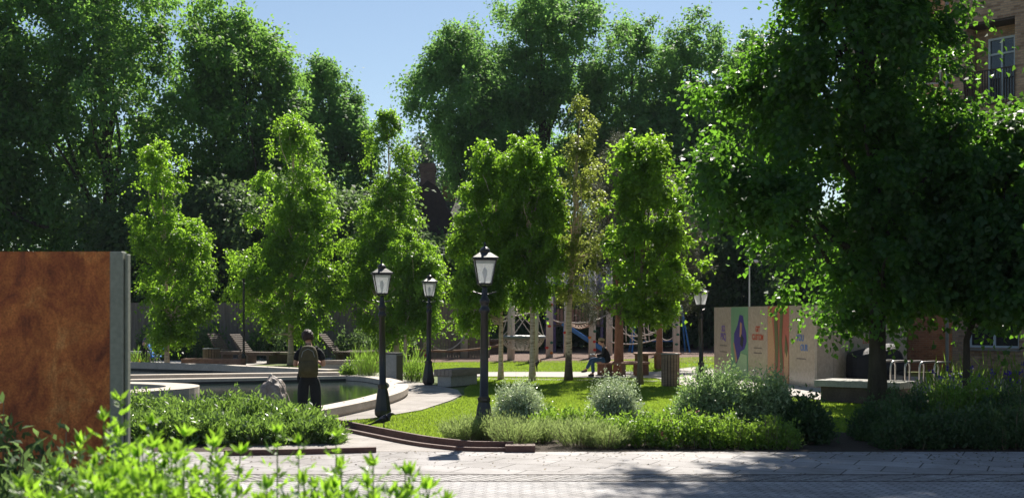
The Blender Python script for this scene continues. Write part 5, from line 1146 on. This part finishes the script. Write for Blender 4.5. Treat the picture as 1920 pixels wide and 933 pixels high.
for i, (px, Y, hw, top) in enumerate([(300, 57, 40, 600), (380, 57.5, 45, 610), (500, 57.5, 40, 618), (560, 57, 45, 612), (680, 57, 50, 615), (740, 58, 40, 620), (790, 62, 45, 625), (850, 68, 45, 620), (940, 70, 45, 625)]):
    shrub('border_shrub', ['dark border shrub behind the pushchair', 'dark border shrub behind the small round bin', 'dark border shrub behind the plank bench', 'dark border shrub left of the second recliner', 'dark border shrub right of the second recliner', 'border shrub behind the square bin', 'border shrub left of the play posts', 'border shrub behind the first play posts', 'border shrub behind the net basket'][i], 'shrub', px, Y, hw, top, L['under'], 160+i, 260, 12, .16, .5, 'dark border shrubs along the fence', 'bush', .15)

# ------------------------------------------------------------------ FOREGROUND PLANTS
def stemplant(label, px, Y, toppy, seed, nst=4, spread=.25, ls=.085, lean=.1, mat='fg', extra=None, cat='plant', grp='bright leafy plants close to the camera'):
    rng = np.random.default_rng(seed); root = empty('leafy_plant', (X(px, Y), Y, 0), 0, label, cat, grp); Hh = Z(toppy, Y); st = MB(); PP = []; DD = []; NN = []; SS = []
    for k in range(nst):
        a = rng.random()*6.28; hh = Hh*(1 if k == 0 else rng.uniform(.68, .97)); r = spread*rng.uniform(.3, 1.0)*(0 if k == 0 else 1); ex, ey = math.cos(a)*r, math.sin(a)*r*.8
        b = (ex*.2, ey*.2, 0); pts = [(b[0]+(ex-b[0])*t**1.4, b[1]+(ey-b[1])*t**1.4, hh*t) for t in np.linspace(0, 1, 8)]; st.tube(pts, list(np.linspace(.008, .003, 8)), 6)
        nl = int(hh/.055)
        for i in range(nl):
            t = .28+.72*i/nl; z = hh*t; tt = t**1.4; c = np.array([b[0]+(ex-b[0])*tt, b[1]+(ey-b[1])*tt, z]); ang = i*2.4+k
            sc = (1.25-.85*max(0, (t-.45)/.55))
            pl = .16*sc*rng.uniform(.7, 1.15); od = np.array([math.cos(ang), math.sin(ang), .55+.7*t]); od /= np.linalg.norm(od)
            # a pinnate leaf: paired leaflets along a rachis
            side = np.cross(od, [0, 0, 1]); side /= np.linalg.norm(side)
            for q in range(4):
                f = .3+.7*q/3; pos = c+od*pl*f-np.array([0, 0, .04*f*f*sc])
                for s_ in ((-1, 1) if q < 3 else (0, -.55, .55)):
                    d = od*(1 if s_ == 0 else .55)+side*s_*.8+rng.normal(0, .15, 3); PP.append(pos); DD.append(d); NN.append(np.array([0, 0, 1.])-od*.4+rng.normal(0, .35, 3)); SS.append(ls*sc*rng.uniform(.7, 1.15)*(1.15 if s_ == 0 else .9))
        for i in range(7):
            d = np.array([rng.normal(0, .45), rng.normal(0, .5), 1.]); PP.append(np.array([ex, ey, hh-.03])); DD.append(d); NN.append(rng.normal(0, 1, 3)); SS.append(ls*.8)
    P, D, Nn, S = map(np.array, (PP, DD, NN, SS)); leafmesh('foliage', P, D, unit(Nn), S, S*.33, L[mat], root, .3+.6*rng.random(len(P)), fold=.12, shape=.4)
    st.build('stem', M['reedstem'], root)
    if extra:
        n = extra[1]; q = P[rng.permutation(len(P))[:n]]; q = np.repeat(q, 8, 0)+rng.normal(0, .008, (n*8, 3)); leafmesh('flowers', q, unit(rng.normal(0, 1, q.shape)), unit(rng.normal(0, 1, q.shape)), .016, .014, extra[0], root, rng.random(len(q)))
    return root
M['reedstem'] = noisy('green_stem', (.10, .17, .03), (.16, .25, .05), 8, .6, .1)
fgp = [(225, 6.6, 740, 3), (150, 6.3, 822, 5), (195, 5.8, 778, 5), (285, 6.4, 785, 6), (345, 6.0, 806, 5), (405, 6.6, 812, 4), (105, 5.6, 866, 5), (260, 5.2, 846, 6), (330, 5.2, 850, 6), (410, 5.6, 868, 5), (175, 5.1, 862, 6), (40, 5.3, 900, 5),
       (520, 6.3, 800, 2), (560, 6.2, 820, 2), (630, 6.3, 808, 2), (500, 5.6, 905, 5), (570, 5.7, 892, 5), (640, 5.8, 868, 4), (700, 5.9, 862, 4), (690, 5.5, 900, 6), (760, 5.9, 878, 4), (800, 5.8, 905, 5), (610, 5.4, 910, 6), (730, 5.4, 915, 6)]
fl_lab = ['tallest bright plant, in front of the panel post', 'bright plant before the lower right part of the panel', 'bright bushy plant below the panel post', 'bright plant just right of the panel post foot', 'bright plant before the left end of the bed kerb', 'thin bright plant over the left end of the kerb', 'bright plant low in the left corner', 'bright plant at the bottom edge below the panel post', 'bright plant at the bottom edge below the left bed', 'bright plant at the bottom edge beneath the kerb', 'low bright plant at the bottom below the panel', 'lowest bright plant in the bottom left corner',
          'tall single stemmed plant against the left bed', 'slim stemmed plant with whorled leaves over the kerb', 'tall feathery stem before the path entrance', 'low plant with white flowers beneath the tall single stem', 'low plant beneath the slim whorled stem', 'plant leaning over the paving below the kerb end', 'plant over the road band in mid foreground', 'low bushy plant at the bottom centre-left', 'plant near the right end of the foreground clump', 'rightmost low plant of the foreground clump', 'low flowering plant on the bottom edge, left of the bushy one', 'low plant on the bottom edge, right of the bushy one']
for i, (px, Y, tp, ns) in enumerate(fgp):
    stemplant(fl_lab[i], px, Y, tp, 200+i, ns+(4 if ns > 3 else 0), .10 if ns <= 2 else .30, .10 if ns > 2 else .08, extra=(M['whitep'], 26) if i in (3, 9, 15, 16, 22) else None)
for i, (px, Y, tp) in enumerate([(30, 8.8, 808), (85, 8.6, 850), (5, 8.0, 850), (120, 8.2, 885), (60, 7.8, 880)]):
    shrub('shade_plant', ['dark leafy plant before the lower left of the panel', 'dark low plant before the middle of the panel', 'dark plant at the left edge under the panel', 'dark low plant left of the bright clump', 'dark plant at the bottom left before the panel'][i], 'shrub', px, Y, 70, tp, L['under'], 230+i, 130, 14, .085, .45, 'dark plants at the foot of the panel', 'bush', .2, depth=1)

# ------------------------------------------------------------------ thin air haze
o = MB().box((0, 55, 14.5), (150, 176, 31.4)).build('haze', None); m, nt, out = nm('haze_air'); o.data.materials.append(m)
pv = N(nt, 'ShaderNodeVolumePrincipled'); pv.inputs['Color'].default_value = (.74, .86, 1, 1); pv.inputs['Density'].default_value = .00013; pv.inputs['Anisotropy'].default_value = .0
nt.links.new(pv.outputs[0], out.inputs['Volume']); o['kind'] = 'stuff'
# ------------------------------------------------------------------ LIGHT, SKY, CAMERA
SUN_AZ, SUN_EL = R(11), R(47)
w = bpy.data.worlds.new('World'); SC.world = w; w.use_nodes = True; nt = w.node_tree; nt.nodes.clear()
sk = nt.nodes.new('ShaderNodeTexSky'); sk.sky_type = 'NISHITA'; sk.sun_disc = False; sk.sun_elevation = SUN_EL; sk.sun_rotation = SUN_AZ
sk.air_density = 1.0; sk.dust_density = .22; sk.ozone_density = 1.0
bg = nt.nodes.new('ShaderNodeBackground'); bg.inputs['Strength'].default_value = .056
wo = nt.nodes.new('ShaderNodeOutputWorld'); nt.links.new(sk.outputs[0], bg.inputs[0]); nt.links.new(bg.outputs[0], wo.inputs[0])
sl_ = bpy.data.lights.new('sun', 'SUN'); sl_.energy = 5.0; sl_.angle = R(.53); sl_.color = (1, .94, .84)
so = bpy.data.objects.new('sun', sl_); COL.objects.link(so)
d = Vector((math.sin(SUN_AZ)*math.cos(SUN_EL), math.cos(SUN_AZ)*math.cos(SUN_EL), math.sin(SUN_EL)))
so.rotation_euler = d.to_track_quat('Z', 'Y').to_euler(); so.location = (20, 60, 60)
cam = bpy.data.cameras.new('camera'); co = bpy.data.objects.new('camera', cam); COL.objects.link(co); SC.camera = co
cam.sensor_width = 36; cam.lens = 36*F/1920; cam.shift_y = (HZ-466.5)/1920; cam.clip_end = 2000
co.location = (0, 0, CH); co.rotation_euler = (R(90), 0, 0)
cam.dof.use_dof = True; cam.dof.focus_distance = 32; cam.dof.aperture_fstop = 2.8
SC.view_settings.view_transform = 'Standard'; SC.view_settings.look = 'None'; SC.view_settings.gamma = 1; SC.view_settings.exposure = 0.92
cy_ = SC.cycles; cy_.max_bounces = 7; cy_.diffuse_bounces = 3; cy_.glossy_bounces = 3; cy_.transmission_bounces = 4; cy_.transparent_max_bounces = 8
cy_.use_denoising = True; cy_.sample_clamp_indirect = 6
try: cy_.denoiser = 'OPENIMAGEDENOISE'
except Exception: pass
